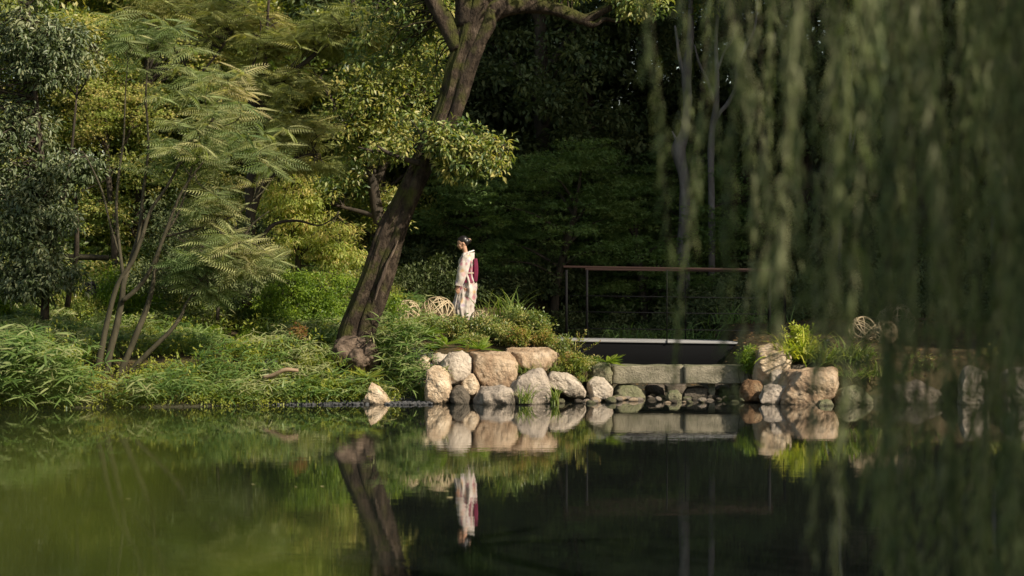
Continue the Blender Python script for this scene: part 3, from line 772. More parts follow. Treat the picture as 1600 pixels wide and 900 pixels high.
silk_tree('silk_tree', 'slender many stemmed tree with feathery leaves rising from the left waterline', 36.3,
    [[(158, 622, 24), (152, 590, 15), (160, 540, 12), (168, 500, 11), (180, 455, 10), (192, 430, 9), (207, 408, 9), (222, 370, 8), (235, 330, 7), (262, 290, 6), (290, 240, 5), (330, 190, 3)],
     [(162, 620, 24), (165, 590, 16), (172, 550, 14), (182, 510, 13), (190, 470, 12), (194, 440, 11), (205, 405, 9, .1), (218, 360, 8, .2), (224, 300, 6, .2), (232, 230, 5), (228, 150, 4), (232, 90, 3)],
     [(165, 622, 26), (180, 598, 18), (198, 560, 13), (214, 520, 12), (228, 485, 11), (238, 450, 9), (244, 410, 7), (256, 370, 6, -.2), (280, 330, 5), (300, 260, 4), (312, 200, 3)],
     [(168, 624, 26), (190, 600, 16), (215, 568, 11), (245, 538, 9), (268, 515, 8), (284, 492, 7), (290, 476, 5), (305, 455, 4)],
     [(194, 440, 8), (189, 405, 7), (184, 360, 6), (182, 320, 6), (186, 270, 5), (193, 220, 4), (196, 150, 3), (200, 90, 2)],
     [(192, 470, 9, -.1), (215, 450, 9, -.1), (236, 420, 8, -.2), (256, 370, 7, -.3), (275, 320, 6, -.3), (290, 290, 5, -.3), (320, 250, 4, -.3)],
     [(186, 395, 5), (172, 350, 4), (160, 300, 4), (140, 255, 3), (128, 235, 2)],
     [(256, 370, 5), (290, 362, 5), (330, 350, 4), (370, 335, 3), (400, 310, 2)],
     [(300, 455, 4), (330, 420, 4), (372, 382, 4), (395, 350, 3), (420, 330, 2)]],
    [(300, 130, 100, 70, .9, 80), (235, 70, 60, 55, .8, 42), (350, 210, 100, 60, 1.0, 85), (280, 240, 70, 50, .9, 40), (390, 250, 60, 50, .8, 36),
     (330, 320, 55, 40, .7, 26), (345, 395, 75, 38, .6, 46), (300, 420, 45, 34, .5, 22), (380, 415, 50, 26, .5, 20), (330, 455, 30, 22, .4, 9), (200, 60, 40, 40, .6, 18), (410, 400, 30, 20, .4, 8)],
    'silk', 'bark', 5, .40, -.5)
silk_tree('dark_limbed_silk_tree', 'dark limbed tree with feathery leaves spreading across the upper left', 40.5,
    [[(386, 480, 22), (388, 400, 20), (392, 350, 20), (390, 300, 19), (398, 250, 18), (408, 200, 16), (412, 150, 12), (415, 90, 8), (420, 0, 5)],
     [(392, 340, 14), (410, 290, 13), (440, 262, 12), (470, 245, 8), (500, 240, 4)],
     [(405, 200, 14), (392, 160, 13), (420, 140, 13), (450, 118, 12), (480, 95, 10), (510, 70, 8), (540, 55, 5), (580, 40, 3)],
     [(390, 170, 13), (420, 150, 11), (470, 90, 8), (530, 55, 6), (560, 30, 3)],
     [(372, 170, 5), (385, 120, 5), (400, 90, 4), (408, 40, 3)],
     [(386, 400, 12), (410, 370, 9), (430, 350, 7), (465, 345, 5), (500, 352, 3), (530, 335, 2)],
     [(300, 130, 4), (335, 90, 4), (365, 45, 4), (400, -20, 3)]],
    [(440, 60, 110, 55, 1.3, 90), (540, 45, 80, 45, 1.1, 70), (350, 30, 70, 45, 1.2, 46), (430, 130, 80, 45, 1.1, 50), (470, 210, 56, 36, .9, 40),
     (420, 200, 50, 40, .9, 26), (505, 260, 26, 14, .5, 10), (260, 10, 80, 35, 1.2, 34), (420, -60, 230, 60, 2.0, 90), (590, 60, 30, 22, .5, 14), (460, 255, 50, 18, .6, 12)],
    'silk2', 'bark_dark', 5, .40, -.5, .016)

# ------------------------------------------------------------------ other lit trees of the left side
def leafy(name, label, d, trunk, blobs, mat, cr, per, L, W, tpl=DIA, bark='bark_dark', cat='tree', gap=-.7, droop=.25, up=.8, tw=.35, tone=None, spread=.5, group=None, twr=.02):
    b = trunk[0][0]
    root = empty(name, P(b[0], b[1], d), label, cat, group)
    ST = []
    g = Geo()
    for st in trunk:
        p = smooth_line([[*P(q[0], q[1], d + (q[3] if len(q) > 3 else 0)), q[2] * d / F / 2] for q in st], 5)
        tube(g, p, 12, .1); ST.append(p)
    tg = g
    cs = np.vstack([blob(x, y, rx, ry, d + dz, rd, n, .25, gap) for (x, y, rx, ry, rd, n, dz) in blobs])
    gl = Leaves(); clump(gl, cs, cr, per, L, W, tpl, droop=droop, up=up, tone=tone, spread=spread)
    gl.build('crown' if cat == 'tree' else 'foliage', M[mat], root=root)
    if tw: twigs(tg, np.vstack(ST), cs, twr, tw)
    tg.build('trunk' if cat == 'tree' else 'stems', M[bark], smooth=True, root=root)
    return root

leafy('glossy_evergreen_tree', 'dark glossy leaved evergreen tree at the far left edge', 39.2,
      [[(70, 500, 14), (72, 430, 12), (76, 380, 12), (70, 300, 10), (60, 200, 9), (50, 80, 6), (40, -40, 4)], [(78, 400, 9), (95, 330, 7), (110, 250, 5), (120, 150, 3)], [(105, 480, 9, .5), (112, 430, 8, .5), (120, 390, 8, .5), (118, 300, 6, .4)]],
      [(40, 60, 90, 70, 1.2, 120, 0), (90, 90, 70, 60, 1.0, 80, -.2), (30, 200, 60, 60, 1.1, 80, 0), (60, 290, 80, 50, 1.0, 90, 0), (30, 350, 60, 45, .9, 60, -.2), (50, 400, 65, 40, .9, 66, -.3), (30, 450, 60, 24, .7, 40, -.3), (95, 430, 40, 30, .7, 30, -.2), (90, 345, 45, 30, .7, 36, -.3), (110, 260, 50, 30, .8, 36, 0), (60, -60, 150, 60, 1.5, 80, 0), (20, 430, 40, 30, .6, 24, -.2), (-60, 200, 60, 250, 1.5, 120, 0)],
      'camellia', (.2, .2, .16), 30, .105, .04, BIG, droop=.6, up=.6, spread=.7)
leafy('spreading_broadleaf_tree', 'sunlit broadleaf tree between the feathery trees and the leaning trunk', 43,
      [[(600, 480, 24), (600, 400, 20), (585, 300, 18), (575, 200, 14), (590, 100, 10), (600, 0, 6)], [(585, 290, 12), (620, 220, 9), (650, 150, 6)], [(580, 240, 10), (530, 180, 8), (500, 120, 5)], [(592, 340, 9), (560, 330, 7), (520, 320, 4)]],
      [(600, 130, 80, 80, 1.4, 150, 0), (660, 100, 50, 90, 1.2, 100, 0), (560, 200, 70, 60, 1.2, 100, -.2), (620, 210, 60, 50, 1.1, 80, 0), (540, 290, 55, 45, 1.0, 56, 0), (600, 320, 50, 50, 1.0, 50, .3), (660, 20, 70, 60, 1.3, 80, 0), (560, 30, 60, 50, 1.2, 60, .3), (700, 60, 24, 60, .8, 26, .5), (640, -70, 150, 60, 2, 90, 0)],
      'broad', (.26, .26, .17), 30, .10, .045, DIA, droop=.35, gap=-.55)
leafy('yellow_green_tree', 'bright yellow green small tree behind the round bush', 42.6,
      [[(470, 480, 10), (465, 400, 9), (455, 340, 7), (450, 290, 5)], [(466, 400, 7), (510, 360, 5), (530, 330, 3)]],
      [(450, 320, 55, 55, .9, 80, 0), (500, 370, 60, 40, .9, 80, 0), (440, 380, 50, 40, .8, 46, 0), (530, 400, 40, 30, .7, 40, 0), (480, 300, 30, 40, .6, 30, 0), (420, 290, 24, 30, .5, 16, 0)],
      'yellow', (.26, .26, .09), 46, .085, .022, LANCE, bark='bark', droop=.5, gap=-.8)
leafy('yellow_maple_tree', 'yellowing maple glowing behind the slender stems', 47.5,
      [[(180, 470, 12), (178, 380, 10), (170, 280, 9), (165, 200, 8), (160, 120, 5)], [(170, 280, 6), (205, 200, 5), (220, 140, 3)], [(165, 230, 6), (130, 180, 4)]],
      [(170, 150, 80, 60, 1.4, 90, 0), (150, 200, 50, 40, 1.2, 46, 0), (240, 170, 50, 40, 1.2, 40, 0), (130, 50, 80, 50, 1.4, 60, 0), (330, 60, 90, 80, 1.2, 70, 0), (120, 330, 50, 40, 1, 26, 0)],
      'yellow', (.4, .4, .09), 50, .07, .07, STAR, droop=.1, up=1.3, gap=-.5)
leafy('round_bush', 'dense bright green bush left of the leaning trunk', 40.6,
      [[(465, 520, 6), (462, 470, 5), (460, 440, 4)], [(470, 520, 5), (490, 470, 4), (500, 450, 3)]],
      [(470, 455, 58, 36, .8, 130, 0), (510, 470, 36, 34, .7, 70, -.1), (420, 475, 38, 30, .7, 66, 0), (465, 495, 74, 22, .8, 80, -.3), (535, 440, 22, 22, .5, 24, 0)],
      'bush', (.15, .15, .1), 44, .055, .022, DIA, cat='bush', gap=-1.5, twr=.008)
leafy('small_leaf_shrub', 'dark small leaved shrub under the feathery branches', 39.5,
      [[(340, 500, 6), (342, 450, 5), (345, 420, 4)]],
      [(350, 445, 60, 32, .8, 80, .3), (300, 400, 60, 50, .9, 80, .9), (270, 350, 60, 50, .9, 60, 1.4), (240, 430, 50, 34, .8, 50, .8), (390, 370, 40, 40, .8, 40, 1.2)],
      'dark', (.2, .2, .14), 34, .075, .032, DIA, cat='shrub', gap=-1.2, twr=.01)

# ------------------------------------------------------------------ copies of whole trees for the wood
def tree_proto(name, mat, bark, height, spread_, nc, per, L, W, tpl, cr, seed, base=.22, up=.8, droop=.25):
    global rng
    keep = rng; rng = np.random.default_rng(seed)
    root = bpy.data.objects.new(name, None); C.objects.link(root)
    g = Geo(); lean = rng.normal(size=2) * .05 * height
    tr = smooth_line([[0, 0, -.4, .03 * height], [lean[0] * .2, lean[1] * .2, height * .25, .022 * height], [lean[0] * .7, lean[1] * .7, height * .6, .014 * height], [lean[0], lean[1], height * .95, .003 * height]], 6)
    tube(g, tr, 12, .1); LP = [tr]
    lobes = []
    for k in range(11):
        h = height * (base + (1 - base) * (k + .5) / 11 * .85)
        a = k * 2.4 + rng.random(); rr = spread_ * (.45 + .55 * math.sin(math.pi * min(1, (k + 2) / 12.5)))
        i = np.argmin(abs(tr[:, 2] - h * .8)); s = tr[i, :3]
        e = np.array([math.cos(a) * rr * .7, math.sin(a) * rr * .7, h + .05 * height])
        p = smooth_line([[*s, .010 * height], [*((s + e) / 2 + [0, 0, .03 * height]), .006 * height], [*e, .002 * height]], 5)
        tube(g, p, 8, .1); LP.append(p); lobes.append((e, rr * .55))
    lobes.append((np.array([lean[0], lean[1], height * .92]), spread_ * .5))
    ob = g.build('trunk', M[bark], smooth=True); ob.parent = root
    gl = Leaves(); cs = []
    for e, rr in lobes:
        v = unit(rng.normal(size=(nc // 12, 3))) * rng.uniform(.35, 1, (nc // 12, 1))
        cs.append(e + v * np.array([rr, rr, rr * .62]))
    cs = np.vstack(cs); clump(gl, cs, cr, per, L, W, tpl, up=up, droop=droop)
    ob = gl.build('crown', M[mat]); ob.parent = root
    rng = keep
    return root

def copy_tree(o, parent=None):
    c = o.copy(); C.objects.link(c)
    if parent: c.parent = parent
    for ch in list(o.children): copy_tree(ch, c)
    return c

used = set()
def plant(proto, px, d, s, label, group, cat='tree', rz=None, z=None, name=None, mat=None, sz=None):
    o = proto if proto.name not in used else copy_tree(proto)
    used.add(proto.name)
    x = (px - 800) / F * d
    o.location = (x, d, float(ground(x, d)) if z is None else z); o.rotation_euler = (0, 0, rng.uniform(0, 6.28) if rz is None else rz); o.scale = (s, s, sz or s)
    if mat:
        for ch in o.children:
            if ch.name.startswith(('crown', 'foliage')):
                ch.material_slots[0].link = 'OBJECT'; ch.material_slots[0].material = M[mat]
    return tag(o, label, cat, group)

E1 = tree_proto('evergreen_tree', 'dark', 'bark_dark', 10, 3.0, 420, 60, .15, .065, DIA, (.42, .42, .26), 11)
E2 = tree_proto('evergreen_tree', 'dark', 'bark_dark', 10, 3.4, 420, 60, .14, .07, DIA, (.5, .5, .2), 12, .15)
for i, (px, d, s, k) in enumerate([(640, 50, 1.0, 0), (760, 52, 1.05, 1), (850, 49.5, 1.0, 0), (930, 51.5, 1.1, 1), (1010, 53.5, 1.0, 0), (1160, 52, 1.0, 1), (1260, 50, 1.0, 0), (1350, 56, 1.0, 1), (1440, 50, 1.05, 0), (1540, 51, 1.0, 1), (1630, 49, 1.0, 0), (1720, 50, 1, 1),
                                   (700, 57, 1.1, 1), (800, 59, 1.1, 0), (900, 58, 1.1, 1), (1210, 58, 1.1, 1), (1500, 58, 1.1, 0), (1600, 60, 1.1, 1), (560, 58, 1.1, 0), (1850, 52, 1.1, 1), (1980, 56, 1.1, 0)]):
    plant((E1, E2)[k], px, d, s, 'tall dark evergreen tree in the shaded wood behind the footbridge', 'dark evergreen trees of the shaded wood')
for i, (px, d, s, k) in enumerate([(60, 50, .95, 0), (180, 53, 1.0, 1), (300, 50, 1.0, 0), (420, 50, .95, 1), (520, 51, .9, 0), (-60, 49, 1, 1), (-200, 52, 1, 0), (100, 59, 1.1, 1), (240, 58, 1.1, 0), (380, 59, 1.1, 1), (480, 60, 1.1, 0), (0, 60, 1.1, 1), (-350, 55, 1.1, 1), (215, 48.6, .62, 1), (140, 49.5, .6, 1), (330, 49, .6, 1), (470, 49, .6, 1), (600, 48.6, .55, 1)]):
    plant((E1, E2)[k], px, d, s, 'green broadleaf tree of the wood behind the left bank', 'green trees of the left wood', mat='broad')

MP = tree_proto('maple_tree', 'maple', 'bark_dark', 4.2, 2.1, 330, 60, .085, .085, STAR, (.42, .42, .05), 13, .2, 1.6, .05)
plant(MP, 862, 46.2, .92, 'dim green layered maple left of the footbridge railing', None, rz=1.0)
plant(MP, 1010, 47.2, .95, 'dim green layered maple behind the footbridge handrail', None, rz=3.0)
plant(MP, 1100, 48.2, .8, 'smaller dim maple below the two grey trunks', None, rz=4.2)
plant(MP, 760, 47.5, .8, 'dim maple directly behind the kimono figure', None, rz=5.0)

# grey trunks behind the willow fringe
def grey_tree(label, d, stems, seed):
    b = stems[0][0]; x, y, _ = P(b[0], b[1], d)
    root = empty('grey_trunk_tree', (x, y, float(ground(x, y))), label, 'tree')
    g = Geo(); LP = []
    for st in stems:
        p = smooth_line([[*P(q[0], q[1], d), q[2] * d / F / 2 * .8] for q in st], 6); tube(g, p, 14, .2); LP.append(p)
    g.build('trunk', M['bark_grey'], smooth=True, root=root)
    cs = blob(b[0] + 10, -40, 100, 70, d, 1.6, 90, .3); gl = Leaves(); clump(gl, cs, (.35, .35, .2), 34, .12, .05, DIA); gl.build('crown', M['broad'], root=root)
grey_tree('thick pale grey trunk with a knobbly waist, left of the forked one', 46.4, [[(1068, 470, 26), (1068, 380, 24), (1070, 290, 22), (1062, 250, 28), (1060, 232, 30), (1070, 205, 21), (1074, 160, 19), (1072, 120, 18), (1078, 60, 14), (1080, -40, 9)], [(1062, 232, 10), (1055, 215, 6), (1050, 205, 2)], [(1070, 120, 10), (1062, 90, 7), (1055, 40, 4)]], 1)
grey_tree('forked slim grey trunk behind the willow fringe', 46.8, [[(1112, 440, 15), (1112, 350, 14), (1111, 270, 13), (1112, 210, 13), (1118, 170, 12), (1120, 120, 10), (1119, 60, 8), (1124, 0, 6), (1130, -60, 4)], [(1112, 205, 9), (1122, 180, 8), (1138, 160, 9), (1150, 135, 7), (1152, 100, 6), (1168, 70, 6), (1180, 40, 5), (1185, -20, 4)], [(1116, 160, 8), (1105, 125, 6), (1093, 100, 5), (1085, 70, 3)], [(1150, 118, 5), (1158, 90, 4), (1165, 65, 3)], [(1121, 110, 6), (1132, 80, 5), (1145, 60, 4), (1150, 20, 2)]], 2)
grey_tree('thin pale stem standing before the beige screen wall', 47, [[(1312, 420, 8), (1312, 300, 7), (1318, 250, 6), (1328, 220, 6), (1330, 150, 5), (1334, 60, 4)], [(1314, 262, 4), (1330, 235, 4), (1338, 200, 3)]], 3)
grey_tree('pale slim trunk far right behind the willow', 47.5, [[(1552, 420, 11), (1553, 330, 10), (1555, 260, 8), (1558, 190, 7), (1556, 60, 5)], [(1554, 270, 6), (1545, 235, 5), (1540, 200, 3)]], 4)

def screen_wall():
    x0 = P(1290, 0, 53)[0]; x1 = P(1372, 0, 53)[0]
    r = empty('screen_wall', ((x0 + x1) / 2, 53, 0), 'beige panelled wall of a building behind the willow', 'building')
    for a, b in ((1292, 1309), (1311, 1322), (1327, 1355), (1357, 1378)):
        g = Geo(); boxg(g, P(a, 0, 53)[0], P(b, 0, 53)[0], 53, 53.3, 1.5, 9); bev(g.build('wall_panel', M['facade'], root=r), .02)
screen_wall()

# shrubs of the shaded slope
def bush_proto(name, mat, n, per, L, W, tpl, cr, seed, droop=.2, up=.8, flat=.75):
    global rng
    keep = rng; rng = np.random.default_rng(seed)
    root = bpy.data.objects.new(name, None); C.objects.link(root)
    v = unit(rng.normal(size=(n, 3))); v[:, 2] = np.abs(v[:, 2]) * flat; v *= rng.uniform(.5, 1, (n, 1))
    v *= (1 + .25 * fbm(v * 1.6 + seed, 2))[:, None]
    gl = Leaves(); clump(gl, v, cr, per, L, W, tpl, droop=droop, up=up)
    o = gl.build('foliage', M[mat]); o.parent = root
    g = Geo(); twigs(g, np.array([[0, 0, -.1], [0.05, 0, .1], [-.05, .03, .1]]), v, .016, .25); o = g.build('stems', M['bark_dark']); o.parent = root
    rng = keep
    return root
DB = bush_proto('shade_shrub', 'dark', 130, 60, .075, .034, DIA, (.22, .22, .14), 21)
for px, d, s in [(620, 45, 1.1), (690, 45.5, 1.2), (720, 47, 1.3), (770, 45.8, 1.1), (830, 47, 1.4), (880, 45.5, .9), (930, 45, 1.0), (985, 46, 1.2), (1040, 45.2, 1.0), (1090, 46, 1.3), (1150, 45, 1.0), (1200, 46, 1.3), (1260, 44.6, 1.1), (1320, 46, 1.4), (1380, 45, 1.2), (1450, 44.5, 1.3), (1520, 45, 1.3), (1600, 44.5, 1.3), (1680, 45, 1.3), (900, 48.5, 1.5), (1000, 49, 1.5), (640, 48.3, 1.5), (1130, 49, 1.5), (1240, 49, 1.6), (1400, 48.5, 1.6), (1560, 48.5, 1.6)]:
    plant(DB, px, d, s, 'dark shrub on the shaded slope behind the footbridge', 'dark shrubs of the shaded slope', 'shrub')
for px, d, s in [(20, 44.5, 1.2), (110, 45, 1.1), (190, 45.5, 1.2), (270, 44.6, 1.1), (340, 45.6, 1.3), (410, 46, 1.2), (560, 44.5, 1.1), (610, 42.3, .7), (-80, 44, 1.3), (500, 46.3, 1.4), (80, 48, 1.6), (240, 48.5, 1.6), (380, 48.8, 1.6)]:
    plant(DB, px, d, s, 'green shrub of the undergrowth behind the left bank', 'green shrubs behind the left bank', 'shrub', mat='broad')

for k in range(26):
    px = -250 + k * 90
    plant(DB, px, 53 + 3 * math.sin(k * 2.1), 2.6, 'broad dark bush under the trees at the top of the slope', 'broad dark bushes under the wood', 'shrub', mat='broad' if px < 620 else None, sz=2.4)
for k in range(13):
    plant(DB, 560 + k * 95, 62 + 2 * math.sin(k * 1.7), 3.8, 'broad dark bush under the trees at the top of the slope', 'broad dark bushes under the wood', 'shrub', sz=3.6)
for px, d, k_ in ((100, 38.5, .5), (40, 38.3, .5), (150, 39.5, .5)):
    plant(DB, px, d + (.5 if k_ > .55 else 0), k_ * (1.45 if k_ > .55 else 1.1), 'low leafy shrub growing out of the bamboo grass on the left bank', 'low shrubs on the left bank', 'shrub', mat='sasa')
for x, y, s_ in ((11.5, 2.0, 1.15), (9.5, -2.5, 1.1)):  # unseen trees added on the near bank to keep the sun off the willow
    o = copy_tree(E2); o.location = (x, y, float(ground(x, y))); o.scale = (s_,) * 3; o.rotation_euler = (0, 0, x)
    tag(o, 'unseen evergreen tree added beyond the right edge to shade the willow', 'tree', 'unseen trees added to shade the willow')

# ------------------------------------------------------------------ undergrowth of the left bank (nobody could count it)
for px, d, k_ in ((-30, 40.2, .8), (25, 41, .75), (75, 42.2, .8), (120, 41.2, .6), (165, 42.4, .8), (215, 41.6, .7), (262, 42.6, .75), (305, 41.2, .6), (345, 42, .7), (390, 41.2, .62), (430, 42.6, .8), (10, 39.0, .5), (60, 38.6, .42), (230, 39.4, .42), (330, 39.2, .4), (400, 39.4, .4), (520, 39.8, .4), (110, 39.6, .45)):
    plant(DB, px, d, k_, 'low leafy shrub growing out of the bamboo grass on the left bank', 'low shrubs on the left bank', 'shrub', mat=str(rng.choice(['broad', 'sasa', 'garden', 'bush', 'weed'])), sz=k_ * (1.5 if k_ > .55 else .9))

def scatter(x0, x1, t0, t1, n):
    x = rng.uniform(x0, x1, n); s = np.interp(x, SX, SY); y = s + rng.uniform(t0, t1, n)
    return np.stack([x, y, ground(x, y)], -1)

def lance_fans(g, base, hgt, L, W, per=7, tpl=LANCE, tone=None):
    K = len(base)
    h = hgt * rng.uniform(.5, 1.3, K)
    lean = rng.normal(size=(K, 2)) * .12
    top = base + np.stack([lean[:, 0], lean[:, 1] - .05, h], -1)
    ph = rng.random((K, 1)) * 6.28 + np.linspace(0, 2 * np.pi, per, endpoint=False)[None] + rng.normal(size=(K, per)) * .3
    el = rng.normal(.15, .3, (K, per))
    D = np.stack([np.cos(ph) * np.cos(el), np.sin(ph) * np.cos(el), np.sin(el)], -1)
    Nn = np.array([0, 0, 1.]) + rng.normal(size=D.shape) * .3
    l = L * rng.uniform(.6, 1.25, K * per)
    t = np.repeat(rng.random(K) if tone is None else tone, per)
    g.put(np.repeat(top, per, 0), D.reshape(-1, 3), Nn.reshape(-1, 3), l, l * W / L, tpl, t, .6)
    # stalks
    g.put(base, top - base, np.tile([0, -1., 0], (K, 1)), h, np.full(K, .008), STIFF, np.full(K, .3), .2)

def clear(b):
    px = b[:, 0] / b[:, 1] * F + 800
    return ~((px > 135) & (px < 212) & (b[:, 1] < 36.5)) & ~((px > 520) & (px < 592) & (b[:, 1] > 36.55) & (b[:, 1] < 37.9))

def bankcover():
    g = Leaves()
    b = scatter(-11, -1.9, -.05, 8.5, 6800)
    keep = (fbm(b * 1.0 + 3, 2) > -.28) & clear(b)
    b = b[keep]
    tone = np.clip(.45 + .9 * fbm(b * 1.4, 3), 0, 1)
    lance_fans(g, b, .28, .21, .022, 7, tone=tone)
    o = g.build('bamboo_grass', M['sasa']); tag(o, 'bamboo grass covering the left bank', 'undergrowth', kind='stuff')
    g = Leaves()
    b = scatter(-11, -1.85, -.02, 6.5, 5200)
    b = b[(fbm(b * 1.3 + 30, 2) > -.05) & clear(b)]
    tone = np.clip(.5 + .6 * fbm(b * .9 + 9, 2), 0, 1)
    clump(g, b + [0, 0, .1], (.11, .11, .13), 16, .055, .024, DIA, droop=.1, tone=tone)
    b3 = scatter(-11, -2, .1, 8, 330); b3 = b3[clear(b3)]
    clump(g, b3 + [0, 0, .25], (.2, .2, .2), 26, .08, .035, DIA, droop=.2)
    b2 = scatter(-9, -2, -.05, 1.5, 800)
    clump(g, b2 + [0, 0, .08], (.12, .1, .13), 16, .06, .024, DIA, droop=.5, tone=.8)
    o = g.build('weeds', M['weed']); tag(o, 'small yellow green weeds growing through the bamboo grass', 'weeds', kind='stuff')
    # thin fallen stems and litter on the slope
    g = Leaves()
    b = scatter(-11, 9, .05, 12, 9000)
    g.put(b + [0, 0, .012], rng.normal(size=b.shape) * [1, 1, .1], rng.normal(size=b.shape) * .3 + [0, 0, 1], rng.uniform(.05, .1, len(b)), .03, DIA)
    o = g.build('leaf_litter', leafmat('litter', [(.06, .035, .018), (.13, .08, .035), (.2, .13, .06)], .1, .8, .1)); tag(o, 'dry brown leaf litter on the slopes', 'leaf litter', kind='stuff')
bankcover()

def make_lance_clump(name, label, px, py, d, w, h, n, L, W, mat='sasa', per=8, group=None, droop=None):
    x, y, z = P(px, py, d); gz = float(ground(x, y))
    root = empty(name, (x, y, gz), label, 'plant', group)
    g = Leaves(); b = np.stack([rng.normal(size=n) * w * .5 + x, rng.normal(size=n) * w * .35 + y, np.full(n, max(gz, 0))], -1)
    b[:, 2] = np.maximum(ground(b[:, 0], b[:, 1]), -.02)
    b[:, 2] += rng.uniform(0, h, n)
    lance_fans(g, b, .15, L, W, per)
    g.build('leaves', M[mat], root=root)
make_lance_clump('bamboo_grass_clump', 'big clump of long drooping bamboo leaves at the lower left corner of the bank', 22, 600, 34.7, .95, .95, 300, .34, .036)
make_lance_clump('bamboo_grass_clump', 'clump of bamboo leaves hanging over the water right of the corner clump', 98, 620, 34.8, .5, .5, 70, .3, .033)
make_lance_clump('bamboo_grass_clump', 'fan of pale bamboo leaves at the foot of the slender stems', 225, 618, 35.0, .4, .3, 44, .26, .028)
make_lance_clump('bamboo_grass_clump', 'tall lush bamboo grass between the swollen root and the cream boulder', 634, 590, 36.9, .5, .75, 150, .2, .02, 'sasa')
make_lance_clump('bamboo_grass_clump', 'bamboo grass spilling over the gravel left of the cream boulder', 645, 612, 36.5, .36, .4, 70, .22, .02, 'sasa')

# ------------------------------------------------------------------ garden planting on the rock edge
def garden_bush(name, label, px, py, d, rx, ry, rd, n, mat, L, W, cr, per=34, tpl=DIA, droop=.1, up=.6, cat='shrub', group=None):
    c = P(px, py, d); gz = float(ground(c[0], c[1]))
    root = empty(name, (c[0], c[1], gz), label, cat, group)
    cs = blob(px, py, rx, ry, d, rd, n, .3)
    cs = cs[cs[:, 2] > gz - .1]
    gl = Leaves(); clump(gl, cs, cr, per, L, W, tpl, droop=droop, up=up); gl.build('foliage', M[mat], root=root)
    g = Geo(); twigs(g, np.array([[c[0], c[1], gz - .05], [c[0] + .06, c[1], gz + .05], [c[0] - .08, c[1] + .03, gz + .02]]), cs, .008, .4, 0); g.build('stems', M['bark'], root=root)
GB = [
 ('garden_shrub', 'yellow green shrub at the right flank of the leaning trunk', 616, 480, 38.4, 20, 24, .35, 40, 'bush', .045, .02, (.09, .09, .07)),
 ('garden_shrub', 'leafy shrub under the largest woven ball', 668, 508, 38.6, 30, 18, .4, 69, 'garden', 0.046, 0.022, (.09, .09, .08)),
 ('garden_shrub', 'glossy shrub at the feet of the kimono figure', 712, 513, 38.3, 32, 18, .4, 81, 'garden', 0.048, 0.023, (.09, .09, .08)),
 ('garden_shrub', 'grey green shrub below the small woven ball', 762, 512, 38.3, 28, 19, .4, 72, 'garden', 0.048, 0.022, (.09, .09, .08)),
 ('garden_shrub', 'twiggy shrub right of the iris clump', 815, 503, 38.3, 30, 24, .4, 81, 'garden', 0.052, 0.024, (.09, .09, .09)),
 ('garden_shrub', 'loose shrub with arching tips at the right end of the planting', 845, 515, 38.0, 22, 28, .35, 57, 'garden', 0.057, 0.024, (.09, .09, .1)),
 ('azalea', 'yellow and reddish azalea above the long tan rock', 815, 526, 37.6, 26, 17, .3, 81, 'azalea', 0.039, 0.020, (.07, .07, .06)),
 ('azalea', 'yellow tinged azalea right of the long tan rock', 852, 530, 37.6, 18, 16, .3, 45, 'azalea', 0.039, 0.019, (.07, .07, .06)),
 ('azalea', 'lime green azalea between the slab rock and the stone slab', 898, 570, 37.0, 26, 20, .3, 90, 'azalea', 0.044, 0.019, (.07, .07, .06)),
 ('garden_shrub', 'low green shrub left of the spotlight by the tree', 628, 520, 37.9, 26, 24, .35, 66, 'garden', 0.057, 0.024, (.09, .09, .08)),
 ('garden_shrub', 'low dark shrub above the white boulder', 736, 532, 37.7, 28, 10, .3, 39, 'garden', 0.046, 0.022, (.08, .08, .06)),
 ('moss_mound', 'rounded bright green moss mound above the white boulder', 678, 543, 37.3, 20, 8, .25, 60, 'fern', .022, .012, (.04, .04, .03)),
 ('dwarf_shrub', 'dark green dwarf shrub hanging beside the tall cream rock', 1170, 562, 37.2, 17, 22, .3, 50, 'bush', .04, .02, (.07, .07, .07)),
 ('yellow_shrub', 'upright yellow leaved shrub above the right rocks', 1250, 535, 37.3, 34, 28, .3, 60, 'lime', .065, .028, (.06, .06, .08)),
 ('garden_shrub', 'green shrub behind the willow right of the spotlight', 1345, 575, 37.0, 42, 28, .5, 110, 'garden', 0.057, 0.024, (.1, .1, .1)),
 ('garden_shrub', 'low shrub behind the willow between two grey rocks', 1440, 585, 37.0, 56, 28, .6, 120, 'garden', 0.069, 0.026, (.12, .12, .1)),
 ('garden_shrub', 'low shrub behind the willow at the right edge', 1570, 570, 37.4, 56, 26, .6, 100, 'garden', 0.069, 0.026, (.12, .12, .1)),
 ('russet_plant', 'small red leaved seedling on the left bank below the bush', 470, 522, 37.6, 18, 12, .15, 9, 'reddish', .06, .022, (.07, .07, .06)),
 ('ivy_patch', 'bright leafy patch at the waterline below the dead branch', 500, 606, 36.1, 60, 12, .25, 70, 'weed', .06, .03, (.09, .09, .06)),
 ('garden_shrub', 'broad shrub at the left end of the footbridge girder', 880, 545, 38.2, 24, 22, .4, 60, 'garden', .048, .02, (.09, .09, .09)),
 ('garden_shrub', 'low shrub on the brow above the greenish rock', 925, 568, 37.7, 20, 10, .3, 34, 'garden', .045, .02, (.08, .08, .06)),
 ('garden_shrub', 'leafy shrub between the iris clump and the twiggy shrub', 790, 520, 38.0, 26, 18, .35, 70, 'garden', .048, .02, (.09, .09, .08)),
]
for b in GB: garden_bush(*b)

